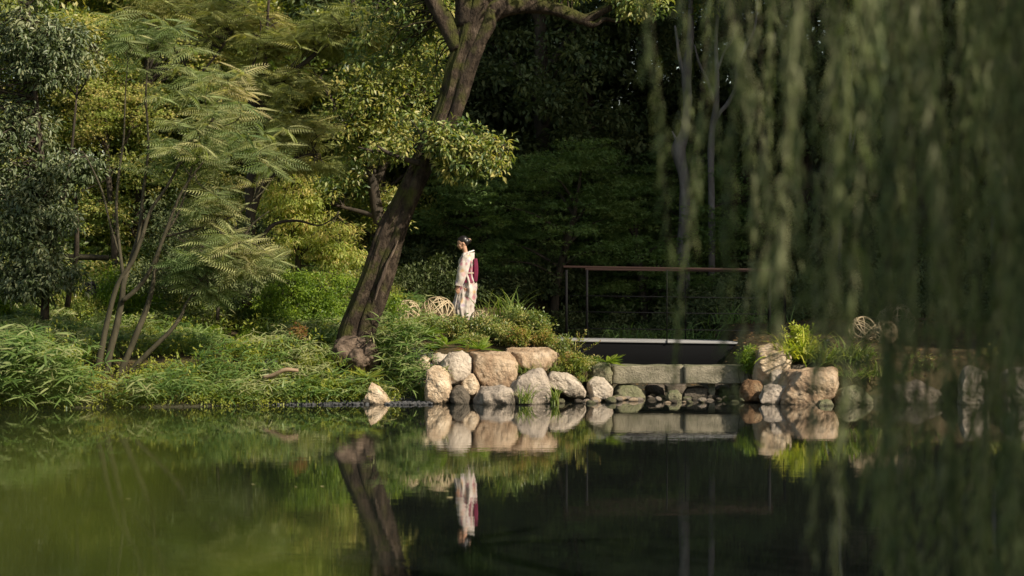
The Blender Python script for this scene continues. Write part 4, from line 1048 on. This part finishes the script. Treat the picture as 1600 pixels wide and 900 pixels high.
def tuft(name, label, px, py, d, n, L, W, mat, spread_=.12, el=(1.15, .25), tpl=BLADE, cat='plant', group=None, lift=0):
    c = P(px, py, d); c[2] = max(c[2], float(ground(c[0], c[1])) - .01)
    root = empty(name, c, label, cat, group)
    ph = rng.random(n) * 6.28; e = np.clip(rng.normal(el[0], el[1], n), .2, 1.5)
    D = np.stack([np.cos(ph) * np.cos(e), np.sin(ph) * np.cos(e), np.sin(e)], -1)
    Nn = np.stack([-np.cos(ph) * np.sin(e), -np.sin(ph) * np.sin(e), np.cos(e)], -1) + rng.normal(size=D.shape) * .12
    b = c + np.stack([rng.normal(size=n) * spread_, rng.normal(size=n) * spread_ * .7, np.zeros(n)], -1)
    g = Leaves(); l = L * rng.uniform(.5, 1.2, n)
    g.put(b, D, Nn, l, np.full(n, W), tpl); g.build('leaves', M[mat], root=root)
tuft('iris_clump', 'tall sword leaved iris clump right of the kimono figure', 790, 503, 38.8, 90, .72, .022, 'iris', .2, (1.25, .22))
tuft('iris_clump', 'few upright sword leaves just behind the small woven ball', 757, 500, 39.4, 10, .62, .018, 'iris', .06, (1.4, .12))
tuft('grass_tuft', 'fine grass tuft between the long tan rock and the grey pointed rock', 826, 582, 36.7, 70, .32, .008, 'iris', .09, (1.0, .3))
tuft('grass_tuft', 'fine grass tuft above the smooth cream slab rock', 872, 580, 36.8, 60, .3, .008, 'iris', .07, (.9, .3))
tuft('reed_tuft', 'thin reeds in the water before the grey pointed rock', 822, 630, 35.6, 40, .42, .017, 'iris', .06, (1.25, .2))
tuft('reed_tuft', 'thin reeds in the water left of the smooth cream slab rock', 866, 631, 35.9, 34, .42, .017, 'iris', .04, (1.35, .15))
tuft('reed_tuft', 'small reeds hanging over the cream slab rock', 912, 596, 36.7, 30, .3, .008, 'iris', .05, (.8, .4))
tuft('lily_clump', 'yellow green arching lily leaves left of the black spotlight', 1242, 560, 36.9, 150, .6, .034, 'lime', .2, (.95, .35))
tuft('lily_clump', 'green arching lily leaves below the black spotlight', 1284, 566, 36.8, 110, .5, .032, 'iris', .18, (.95, .35))
tuft('lily_clump', 'green arching lily leaves right of the black spotlight', 1330, 570, 36.9, 130, .52, .03, 'iris', .22, (.9, .35))
tuft('grass_tuft', 'green grass hanging over the bank right of the large brown boulder', 1350, 590, 36.5, 160, .45, .022, 'iris', .35, (.7, .4))
tuft('grass_tuft', 'long grass drooping from the bank right of the swollen root', 600, 622, 36.3, 70, .4, .01, 'sasa', .12, (1.0, .35))
tuft('grass_tuft', 'long upright grass at the left side of the cream boulder', 660, 628, 36.2, 50, .42, .01, 'iris', .07, (1.3, .2))
tuft('grass_tuft', 'fine yellow grass on the left bank below the swollen root', 500, 570, 36.9, 160, .34, .009, 'weed', .35, (1.1, .3))
tuft('grass_tuft', 'fine grass on the left bank by the pinkish rock', 555, 615, 36.4, 160, .3, .009, 'weed', .28, (1.1, .3))
for i, px in enumerate((1010, 1060, 1110, 1150, 1200, 970)):
    tuft('shade_lily', 'dim arching lily clump in the shade behind the footbridge deck', px, 534, 43.2, 70, .6, .024, 'maple', .25, (.9, .35), group='dim lily clumps behind the footbridge')
def ferns(label, px, py, d, n, L, mat='fern', el=.45, group=None):
    c = P(px, py, d); root = empty('fern', c, label, 'fern', group)
    ph = rng.random(n) * 6.28; e = rng.normal(el, .2, n)
    D = np.stack([np.cos(ph) * np.cos(e), np.sin(ph) * np.cos(e), np.sin(e)], -1)
    g = Leaves(); g.put(np.tile(c, (n, 1)), D, np.tile([0, 0, 1.], (n, 1)) + rng.normal(size=(n, 3)) * .1, L * rng.uniform(.7, 1.2, n), L * .3, FERN); g.build('fronds', M[mat], root=root)
ferns('bright fern above the gap between the white and tan boulders', 750, 545, 37.3, 16, .35)
ferns('upright bright fern beside the black spotlight by the tree', 638, 530, 37.6, 14, .5, el=.9)
ferns('yellow green fern leaning over the moss mound', 695, 538, 37.2, 10, .4)
ferns('fern on the greenish rock at the left end of the slab', 950, 566, 37.1, 14, .34)
ferns('rust brown withered fern above the tan boulder', 728, 549, 37.0, 6, .26, 'reddish')
ferns('fern among the garden shrubs below the tree', 660, 522, 37.5, 12, .42)
for px, py in ((430, 600), (455, 612), (520, 608), (545, 604), (480, 596), (405, 614), (575, 590)):
    ferns('yellow green fern on the low left bank', px, py, 36.2, 11, .34, 'weed', group='ferns on the low left bank')
tuft('tall_sprig', 'slim leafy sprig rising before the footbridge abutment', 898, 560, 37.0, 7, .5, .02, 'garden', .03, (1.3, .15))
g = None
def sprig():
    c = P(900, 556, 37.0); root = empty('leafy_sprig', c, 'upright leafy sprig in front of the left end of the footbridge', 'plant')
    g = Leaves(); tw = Geo()
    for k in range(6):
        e = c + np.array([rng.normal() * .12, rng.normal() * .05, rng.uniform(.25, .52)])
        tube(tw, smooth_line([[*c, .006], [*((c + e) / 2 + rng.normal(size=3) * .02), .005], [*e, .002]], 4), 6)
        q = c + (e - c) * rng.uniform(.3, 1, (26, 1)); g.put(q, rng.normal(size=q.shape) + [0, 0, .4], rng.normal(size=q.shape) + [0, 0, 1], .05, .024, DIA)
    g.build('leaves', M['azalea'], root=root); tw.build('stems', M['bark'], root=root)
sprig()

# ------------------------------------------------------------------ the person in a kimono
def kimono_mat():
    m, N, L = newmat('kimono_cloth')
    out = N.new('ShaderNodeOutputMaterial'); b = N.new('ShaderNodeBsdfPrincipled'); b.inputs['Roughness'].default_value = .6; b.inputs['Sheen Weight'].default_value = .2
    tc = N.new('ShaderNodeTexCoord')
    no = N.new('ShaderNodeTexNoise'); no.inputs['Scale'].default_value = 7; no.inputs['Detail'].default_value = 3; L.new(tc.outputs['Object'], no.inputs['Vector'])
    ad = N.new('ShaderNodeMix'); ad.data_type = 'RGBA'; ad.blend_type = 'LINEAR_LIGHT'; ad.inputs[0].default_value = .06; L.new(tc.outputs['Object'], ad.inputs[6]); L.new(no.outputs['Color'], ad.inputs[7])
    vo = N.new('ShaderNodeTexVoronoi'); vo.inputs['Scale'].default_value = 9; L.new(ad.outputs[2], vo.inputs['Vector'])
    base = ramp(N, [(.35, (.43, .36, .31)), (.5, (.53, .46, .40)), (.65, (.59, .54, .50))]); L.new(no.outputs['Fac'], base.inputs[0])
    sx = N.new('ShaderNodeSeparateXYZ'); L.new(vo.outputs['Color'], sx.inputs[0])
    pal = ramp(N, [(0, (.42, .12, .17)), (.3, (.55, .33, .14)), (.5, (.36, .27, .36)), (.7, (.62, .38, .36)), (.9, (.7, .62, .56))]); pal.color_ramp.interpolation = 'CONSTANT'; L.new(sx.outputs[0], pal.inputs[0])
    mr = N.new('ShaderNodeMapRange'); mr.inputs[1].default_value = .5; mr.inputs[2].default_value = .2; mr.inputs[4].default_value = .85; L.new(vo.outputs['Distance'], mr.inputs[0])
    mx = N.new('ShaderNodeMix'); mx.data_type = 'RGBA'; L.new(mr.outputs[0], mx.inputs[0]); L.new(base.outputs[0], mx.inputs[6]); L.new(pal.outputs[0], mx.inputs[7])
    L.new(mx.outputs[2], b.inputs['Base Color']); L.new(b.outputs[0], out.inputs[0]); return m

def voxel(name, g, mat, vox, root):
    o = link_mesh(name + '_raw', np.concatenate(g.V), np.concatenate(g.F), mat)
    md = o.modifiers.new('r', 'REMESH'); md.mode = 'VOXEL'; md.voxel_size = vox
    sm = o.modifiers.new('s', 'SMOOTH'); sm.factor = .5; sm.iterations = 2
    dg = bpy.context.evaluated_depsgraph_get(); me = bpy.data.meshes.new_from_object(o.evaluated_get(dg))
    bpy.data.objects.remove(o)
    for p in me.polygons: p.use_smooth = True
    me.materials.clear(); me.materials.append(mat)
    o = bpy.data.objects.new(name, me); C.objects.link(o)
    if root: o.parent = root
    return o

def person():
    px0, d, yf = 728, 40.0, 501
    f = P(px0, yf, d); k = d / F
    root = empty('person', f, 'person in a cream floral kimono with a wine red sash, head bowed, walking left', 'person')
    lx = lambda px: (px - px0) * k
    lz = lambda py: (yf - py) * k
    U4, F4 = ico(4)
    def ell(g, c, r, rot=0, n=4):
        U, Fc = ico(n); V = U * np.array(r)
        if rot: cs, sn = math.cos(rot), math.sin(rot); V = np.stack([V[:, 0] * cs - V[:, 2] * sn, V[:, 1], V[:, 0] * sn + V[:, 2] * cs], -1)
        g.add(V + np.array(c), np.c_[Fc, Fc[:, 2]][:, :3])
    skin = plain('skin', (.52, .29, .19), .5); skin2 = skin
    # everything of the body in one skin: triangles only
    class TG(Geo):
        def add(s, V, Fc, r=None):
            Fc = np.asarray(Fc)
            if Fc.shape[1] == 4: Fc = np.vstack([Fc[:, :3], Fc[:, [0, 2, 3]]])
            super().add(V, Fc)
    g = TG()
    piv = np.array([-.03, 0, lz(392)])
    ta = R(13)
    def H(v):   # head tilt: nose down
        v = np.array(v, float) - piv
        return piv + np.array([v[0] * math.cos(ta) + v[2] * -math.sin(ta) * 1.0, v[1], v[2] * math.cos(ta) + v[0] * math.sin(ta)])
    hc = lz(379.5)
    ell(g, H((-.028, 0, hc + .015)), (.094, .076, .104), ta)
    ell(g, H((-.078, 0, hc - .048)), (.050, .052, .066), ta)
    ell(g, H((-.098, 0, hc - .09)), (.022, .024, .018), ta, 3)     # chin
    tube(g, [[*H((-.112, 0, hc + .012)), .008], [*H((-.126, 0, hc - .012)), .011], [*H((-.139, 0, hc - .034)), .013], [*H((-.122, 0, hc - .042)), .008]], 8)
    ell(g, H((-.118, 0, hc - .062)), (.012, .02, .009), ta, 3)     # lips
    for s in (-1, 1):
        ell(g, H((-.012, s * .077, hc - .012)), (.018, .008, .03), ta + .2, 3)
        ell(g, H((-.085, s * .043, hc - .035)), (.03, .02, .03), ta, 3)
    tube(g, [[*H((-.02, 0, hc - .06)), .048], [-.015, 0, lz(392), .044], [0, 0, lz(400), .055], [.01, 0, lz(406), .08]], 16)
    tube(g, [[.01, 0, lz(402), .09], [0, 0, lz(415), .13], [0, 0, lz(430), .12], [.01, 0, lz(445), .14], [.01, 0, lz(455), .13]], 20)
    for s, hx, hy in ((-1, 716, 446), (1, 727, 447)):
        dx = hx - 716
        w = np.array([lx(hx), s * .2, lz(hy)])
        tube(g, smooth_line([[lx(731), s * .15, lz(402), .05], [lx(728 + dx * .4), s * .21, lz(415), .046], [lx(721 + dx * .8), s * .215, lz(431), .038], [*w, .026], [w[0], w[1], w[2] - .02, .026]], 4), 12)
        ell(g, w + [-.003, 0, -.055], (.036, .017, .045), .08, 3)
        for q, (fx, fl) in enumerate(((-.028, .062), (-.010, .072), (.009, .068), (.026, .054))):
            b0 = w + [fx, 0, -.085]
            tube(g, smooth_line([[*b0, .0095], [*(b0 + [-.003, .003, -fl * .45]), .009], [*(b0 + [-.002, .010, -fl * .8]), .008], [*(b0 + [.002, .018, -fl]), .0065]], 3), 8)
        b0 = w + [-.028, 0, -.035]
        tube(g, smooth_line([[*b0, .012], [*(b0 + [-.016, .008, -.025]), .010], [*(b0 + [-.02, .012, -.055]), .008]], 3), 8)
    for s, ox in ((-1, -.07), (1, .05)):
        tube(g, smooth_line([[.01, s * .085, lz(450), .085], [ox * .4, s * .075, .85 * .55, .06], [ox, s * .07, .09, .04]], 5), 14)
        ell(g, (ox - .05, s * .07, .04), (.12, .042, .04), 0, 3)
    voxel('body', g, skin, .0062, root)
    # hair
    g = TG(); ell(g, H((-.004, 0, hc + .040)), (.101, .084, .098), ta); ell(g, H((.035, 0, hc + .008)), (.07, .074, .075), ta)
    ell(g, H((.096, 0, hc + .015)), (.047, .055, .05), ta); ell(g, H((-.066, 0, hc + .083)), (.05, .06, .036), ta + .3)
    voxel('hair', g, plain('hair', (.012, .009, .008), .35), .008, root)
    g = TG(); tube(g, [[*H((.085, -.03, hc + .055)), .006], [*H((.125, -.035, hc + .045)), .009], [*H((.14, -.03, hc + .02)), .005]], 8)
    o = g.build('hairpin', plain('pin', (.6, .38, .25), .4)); o.parent = root
    g = TG()
    for s in (-1, 1): tube(g, [[*H((-.113, s * .03, hc - .008)), .0035], [*H((-.108, s * .043, hc - .011)), .0045], [*H((-.098, s * .053, hc - .010)), .003]], 6)
    o = g.build('eyes', plain('eye', (.02, .012, .01), .3)); o.parent = root
    g = TG(); tube(g, [[*H((-.122, -.018, hc - .062)), .004], [*H((-.131, 0, hc - .062)), .006], [*H((-.122, .018, hc - .062)), .004]], 6)
    o = g.build('mouth', plain('lip', (.4, .08, .07), .4)); o.parent = root
    # robe as a loft with folds
    def loft(rows, n=64, fold=.006, seed=0, e=2.3, closed=True, fz=1.0):
        z = np.array([lz(r[0]) for r in rows]); zi = np.linspace(z[0], z[-1], 70)
        I = lambda q: np.interp(zi, z, q)
        a = I([lx(r[1]) for r in rows]); b = I([lx(r[2]) for r in rows]); ry = I([r[3] for r in rows])
        th = np.linspace(0, 2 * np.pi, n, endpoint=False)
        cx = (a + b) / 2; rx = (b - a) / 2
        cs, sn = np.cos(th), np.sin(th)
        ex = np.sign(cs) * np.abs(cs) ** (2 / e); ey = np.sign(sn) * np.abs(sn) ** (2 / e)
        X = cx[:, None] + rx[:, None] * ex; Y = ry[:, None] * ey; Z = np.repeat(zi[:, None], n, 1)
        q = np.stack([ex[None] * 2.2 + 0 * Z, ey[None] * 2.2 + Z * 1.2, Z * 3 * fz + ex[None] * 2.0], -1)
        fo = fold * fbm(q * 1.6 + seed, 3) * 2
        X = X + fo * ex; Y = Y + fo * ey
        V = np.stack([X, Y, Z], -1).reshape(-1, 3)
        i = np.arange(len(zi) - 1)[:, None] * n; j = np.arange(n)[None]; jn = (j + 1) % n
        Q = np.stack([i + j, i + jn, i + n + jn, i + n + j], -1).reshape(-1, 4)
        return V, Q
    km = kimono_mat()
    rows = [(500, 713, 739, .13), (496, 712, 740, .14), (488, 709.5, 741, .15), (478, 709, 742, .16), (468, 710.5, 743, .17), (458, 713, 744.5, .18), (449, 715.5, 745, .18), (441, 717, 744, .165), (430, 717.5, 742, .155), (419, 717.5, 741.5, .17), (409, 719, 741, .195), (402, 720.5, 740.5, .195), (397.5, 722.5, 740.5, .14), (394.5, 725, 740.5, .09)]
    V, Q = loft(rows, fold=.018)
    o = link_mesh('kimono', V, Q, km, root, True); sd_ = o.modifiers.new('thick', 'SOLIDIFY'); sd_.thickness = .006
    # overlapping front edge of the robe
    g = Geo(); tube(g, smooth_line([[lx(713), -.10, lz(499), .008], [lx(711), -.12, lz(480), .008], [lx(717), -.15, lz(455), .007], [lx(722), -.155, lz(443), .006]], 6), 8)
    o = g.build('robe_edge', km, root=None, smooth=True); o.parent = root
    # sleeves
    for s, sh in ((-1, 0), (1, 8)):
        cen = [(732, 399, 4.5, .05, .14), (730.5, 404, 6.5, .062, .19), (727 + sh * .4, 413, 7.5, .062, .215), (723.5 + sh * .6, 424, 7.6, .058, .225), (720 + sh, 435, 6.8, .052, .225), (718 + sh, 444, 5.6, .046, .22), (717.6 + sh, 446.5, 5.2, .044, .22)]
        cc = smooth_line([[lx(a), s * yo, lz(b), h_ * k, t_] for a, b, h_, t_, yo in cen], 7)
        n = 32; th = np.linspace(0, 2 * np.pi, n, endpoint=False)
        T = unit(np.gradient(cc[:, :3], axis=0)); Sx = unit(np.cross(T, [0, 1, 0])); 
        V = cc[:, None, :3] + Sx[:, None] * (np.cos(th)[None, :, None] * cc[:, 3][:, None, None]) + np.array([0, 1., 0]) * (np.sin(th)[None, :, None] * cc[:, 4][:, None, None])
        fo = .016 * fbm(V * np.array([12, 12, 5.]) + s, 3)
        V = V + fo[..., None] * (Sx[:, None] * np.cos(th)[None, :, None] + np.array([0, 1., 0]) * np.sin(th)[None, :, None])
        i = np.arange(len(cc) - 1)[:, None] * n; j = np.arange(n)[None]; jn = (j + 1) % n
        Q = np.stack([i + j, i + jn, i + n + jn, i + n + j], -1).reshape(-1, 4)
        o = link_mesh('sleeve', V.reshape(-1, 3), Q, km, root, True); md = o.modifiers.new('thick', 'SOLIDIFY'); md.thickness = .006
    # collar: standing away from the nape
    th = np.linspace(0, 2 * np.pi, 33)
    g = Geo(); tube(g, np.stack([lx(731.5) + np.cos(th) * .105, np.sin(th) * .085, lz(394.5) + np.cos(th) * .035, np.full(33, .014)], -1), 8)
    o = g.build('collar', plain('white_collar', (.78, .74, .68), .7), smooth=True); o.parent = root
    wine = surfmat('wine_sash', [(.10, .010, .03), (.17, .017, .05), (.22, .03, .075)], 14, .5, .25, 80, dist=.003)
    V, Q = loft([(441.5, 716, 744.8, .172), (430, 716.5, 743, .165), (414, 716.8, 742.5, .182)], fold=.003, seed=4)
    o = link_mesh('sash', V, Q, wine, root, True)
    bm = bmesh.new(); bmesh.ops.create_cube(bm, size=1); bmesh.ops.subdivide_edges(bm, edges=bm.edges[:], cuts=8, use_grid_fill=True)
    V = np.array([v.co[:] for v in bm.verts]); Q = np.array([[v.index for v in q.verts] for q in bm.faces]); bm.free()
    t = (V[:, 2] + .5)
    # the drum knot: rounded top, slightly tapering
    e = 1 - .35 * (np.abs(V * 2) ** 4).sum(1) / 3 * .25
    X = V[:, 0] * .075 * (.8 + .2 * np.sin(math.pi * t)); X = X + .012 * np.sin(t * 3.0) + lx(743)
    W = np.stack([X, V[:, 1] * .31 * e, lz(440) + t * (lz(404) - lz(440)) * 1.0], -1)
    o = link_mesh('sash_knot', W, Q, wine, root, True); m_ = o.modifiers.new('b', 'BEVEL'); m_.width = .02; m_.segments = 3; m_.limit_method = 'ANGLE'
    g = Geo(); V, Q = loft([(427.5, 716, 743.8, .176), (425.5, 716, 743.8, .177)], fold=.001, seed=4)
    o = link_mesh('sash_cord', V, Q, plain('cord', (.5, .4, .3), .6), root, True); o.modifiers.new('t', 'SOLIDIFY').thickness = -.006
person()

# ------------------------------------------------------------------ willow
def willow():
    global rng
    tx, ty = 5.6, 10.5
    root = empty('weeping_willow', (tx, ty, float(ground(tx, ty))), 'weeping willow hanging its long leafy strands over the right side', 'tree')
    g = Geo()
    tr = smooth_line([[tx, ty, -1.2, .34], [tx - .1, ty, 1.2, .28], [tx - .3, ty + .2, 3.4, .24], [tx - .7, ty + .4, 5.2, .18], [tx - 1.2, ty + .3, 6.6, .1]], 8)
    tube(g, tr, 20, .15); LP = [tr]
    for a, l in ((2.4, 4.2), (3.0, 4.6), (3.6, 4.4), (4.3, 3.6), (1.6, 3.6), (.6, 3.4), (5.4, 3.2), (2.8, 3.0)):
        s = tr[int(len(tr) * rng.uniform(.55, .8)), :3]; e = s + np.array([math.cos(a) * l, math.sin(a) * l, .9])
        m = (s + e) / 2 + [0, 0, 1.0]
        p = smooth_line([[*s, .1], [*m, .07], [*e, .02]], 8); tube(g, p, 10, .1); LP.append(p)
    g.build('trunk', M['bark_dark'], smooth=True, root=root)
    keep = rng; rng = np.random.default_rng(4242)
    AL = np.vstack(LP[1:])
    L = Leaves(); tw = Geo()
    def strand(x, y, zt, zb, dens=62):
        n = 14
        t = np.linspace(0, 1, n)
        ph = rng.random() * 6; am = rng.uniform(.02, .09)
        zz = zt + (zb - zt) * t
        xx = x + am * np.sin(t * rng.uniform(3, 6) + ph) + rng.normal() * .1 * t
        yy = y + am * np.cos(t * 4 + ph)
        tube(tw, np.stack([xx, yy, zz, .0045 - .003 * t], -1), 4)
        m = int((zt - zb) * dens)
        q = rng.random(m) ** .9
        c = np.stack([np.interp(q, t, xx), np.interp(q, t, yy), np.interp(q, t, zz)], -1)
        a = rng.random(m) * 6.28; sp = rng.uniform(.25, .75, m)
        D = np.stack([np.cos(a) * sp, np.sin(a) * sp, np.full(m, -1.0)], -1)
        Nn = np.stack([np.cos(a), np.sin(a), np.full(m, .4)], -1) + rng.normal(size=(m, 3)) * .5
        L.put(c, D, Nn, rng.uniform(.06, .12, m), rng.uniform(.007, .012, m), LANCE, np.full(m, rng.random()), .6)
    # the thin fringe at its left edge
    for px, d, yb in ((1030, 9.5, 120), (1038, 8.6, 500), (1046, 9.6, 300), (1058, 10.4, 560), (1075, 8.0, 210), (1092, 9.8, 330), (1104, 9.0, 520), (1112, 10.6, 610), (1126, 8.3, 380), (1140, 9.2, 470), (1152, 10.5, 250), (1163, 8.7, 530), (1178, 9.9, 640), (1190, 8.4, 440), (1206, 10.2, 560), (1220, 9.1, 690)):
        strand((px - 800) / F * d, d, rng.uniform(4.0, 4.8), P(px, yb, d)[2], 40)
    # the visible curtain: strands by their place along the pond, each at its own distance
    for k in range(170):
        u = rng.random()
        px = 1110 + 620 * u ** .6
        d = rng.uniform(6.8, 11)
        x = (px - 800) / F * d
        ybot = np.interp(px, [1035, 1100, 1200, 1300, 1350, 1400, 1450, 1700], [460, 520, 500, 540, 700, 900, 980, 1000]) + rng.normal() * 80
        if rng.random() < .35: ybot = rng.uniform(60, 560)
        zb = max(P(px, ybot, d)[2], .12)
        strand(x, d, rng.uniform(3.9, 5.0), zb)
    for k in range(120):    # the rest of the crown, beyond the frame
        a = rng.uniform(0, 6.28); r = rng.uniform(1.2, 4.3)
        x, y = tx + math.cos(a) * r, ty + math.sin(a) * r
        if (x / y) * F + 800 < 1660: continue
        strand(x, y, rng.uniform(4, 6), max(rng.uniform(.3, 2.4), ground(x, y) + .1), 50)
    cs = np.array([[tx - 1.2, ty + .2, 6.0]]) + ball(150, .5) * [3.9, 3.6, 1.0]
    clump(L, cs, (.4, .4, .35), 60, .1, .014, LANCE, droop=1.4, up=.3)
    L.build('crown', M['willow'], root=root); tw.build('strands', M['bark'], root=root)
    rng = keep
willow()

# ------------------------------------------------------------------ near foliage, far out of focus
def near_plant():
    root = empty('near_shrub', (-.25, .9, float(ground(-.25, .9))), 'out of focus leafy shrub close to the camera at the lower left', 'shrub')
    g = Leaves(); tw = Geo()
    def fill(px0, px1, fy, d0, d1, n, L):
        px = rng.uniform(px0, px1, n); d = rng.uniform(d0, d1, n)
        top = np.interp(px, fy[0], fy[1])
        py = top + (1180 - top) * rng.random(n) ** .8
        c = np.stack([(px - 800) / F * d, d, HC - (py - HY) / F * d], -1)
        g.put(c, rng.normal(size=(n, 3)) + [0, 0, .5], rng.normal(size=(n, 3)) + [0, -.6, .8], rng.uniform(.7, 1.2, n) * L, L * .4, BIG)
        return c
    c = fill(-250, 520, ([-250, 60, 180, 300, 400, 560], [700, 660, 600, 720, 840, 1000]), .62, .95, 125, .035)
    low = np.stack([rng.uniform(-.5, -.04, 260), rng.uniform(.6, 1.2, 260), rng.uniform(1.1, 1.9, 260)], -1)
    g.put(low, rng.normal(size=low.shape) + [0, 0, .4], rng.normal(size=low.shape) + [0, 0, 1], .05, .02, BIG)
    for k in range(14):
        b = np.array([rng.uniform(-.35, -.1), rng.uniform(.75, 1.0), .6]); e = c[rng.integers(len(c))]
        tube(tw, smooth_line([[*b, .004], [*((b + e) / 2 + rng.normal(size=3) * .03), .003], [*(e - [0, 0, .02]), .0012]], 5), 5)
    g.build('leaves', M['fore'], root=root); tw.build('stems', M['bark'], root=root)
near_plant()

# ------------------------------------------------------------------ unseen building added right of the frame to shade the wood
def shade_building():
    x0, y0 = 22, 27.9
    r = empty('shade_block', (x0 + 8, y0 + 14, 0), 'unseen tall block added beyond the right edge to shade the wood', 'building')
    g = Geo(); boxg(g, x0, x0 + 16, y0, y0 + 34, -.5, 34); g.build('wall', M['facade'], root=r)
    for f in range(9):
        for k in range(5):
            g = Geo(); boxg(g, x0 - .03, x0 + .05, y0 + 2 + k * 6.4, y0 + 5.6 + k * 6.4, 2 + f * 3.5, 4 + f * 3.5); g.build('window', M['win'], root=r)
shade_building()

# ------------------------------------------------------------------ light, sky, camera
sc = bpy.context.scene
EL, AZ = R(38), math.atan2(.8, -.6)
sd = Vector((math.sin(AZ) * math.cos(EL), math.cos(AZ) * math.cos(EL), math.sin(EL)))
l = bpy.data.lights.new('sun', 'SUN'); l.energy = 5.0; l.angle = R(.55); l.color = (1, .90, .74)
so = bpy.data.objects.new('sun', l); C.objects.link(so); so.rotation_euler = sd.to_track_quat('Z', 'Y').to_euler()
w = bpy.data.worlds.new('World'); sc.world = w; w.use_nodes = True
N, L = w.node_tree.nodes, w.node_tree.links
sk = N.new('ShaderNodeTexSky'); sk.sky_type = 'NISHITA'; sk.sun_disc = False; sk.sun_elevation = EL; sk.sun_rotation = AZ
bg = N['Background']; bg.inputs[1].default_value = .125; wb = N.new('ShaderNodeMix'); wb.data_type = 'RGBA'; wb.blend_type = 'MULTIPLY'; wb.inputs[0].default_value = 1; wb.inputs[7].default_value = (1.12, 1, .8, 1); L.new(sk.outputs[0], wb.inputs[6]); L.new(wb.outputs[2], bg.inputs[0])
cam = bpy.data.cameras.new('camera'); co = bpy.data.objects.new('camera', cam); C.objects.link(co); sc.camera = co
cam.sensor_width = 36; cam.lens = 75; cam.shift_y = -14 / 1600; cam.clip_end = 3000; cam.clip_start = .05
co.location = (0, 0, HC); co.rotation_euler = (R(90), 0, 0)
cam.dof.use_dof = True; cam.dof.focus_distance = 38.5; cam.dof.aperture_fstop = 1.7
sc.view_settings.view_transform = 'Standard'; sc.view_settings.look = 'None'; sc.view_settings.exposure = .45; sc.view_settings.gamma = 1
sc.render.engine = 'CYCLES'
cy = sc.cycles; cy.max_bounces = 6; cy.diffuse_bounces = 2; cy.glossy_bounces = 3; cy.transmission_bounces = 3; cy.transparent_max_bounces = 4
cy.caustics_reflective = False; cy.caustics_refractive = False; cy.use_denoising = True; cy.sample_clamp_indirect = 3
cy.use_adaptive_sampling = True
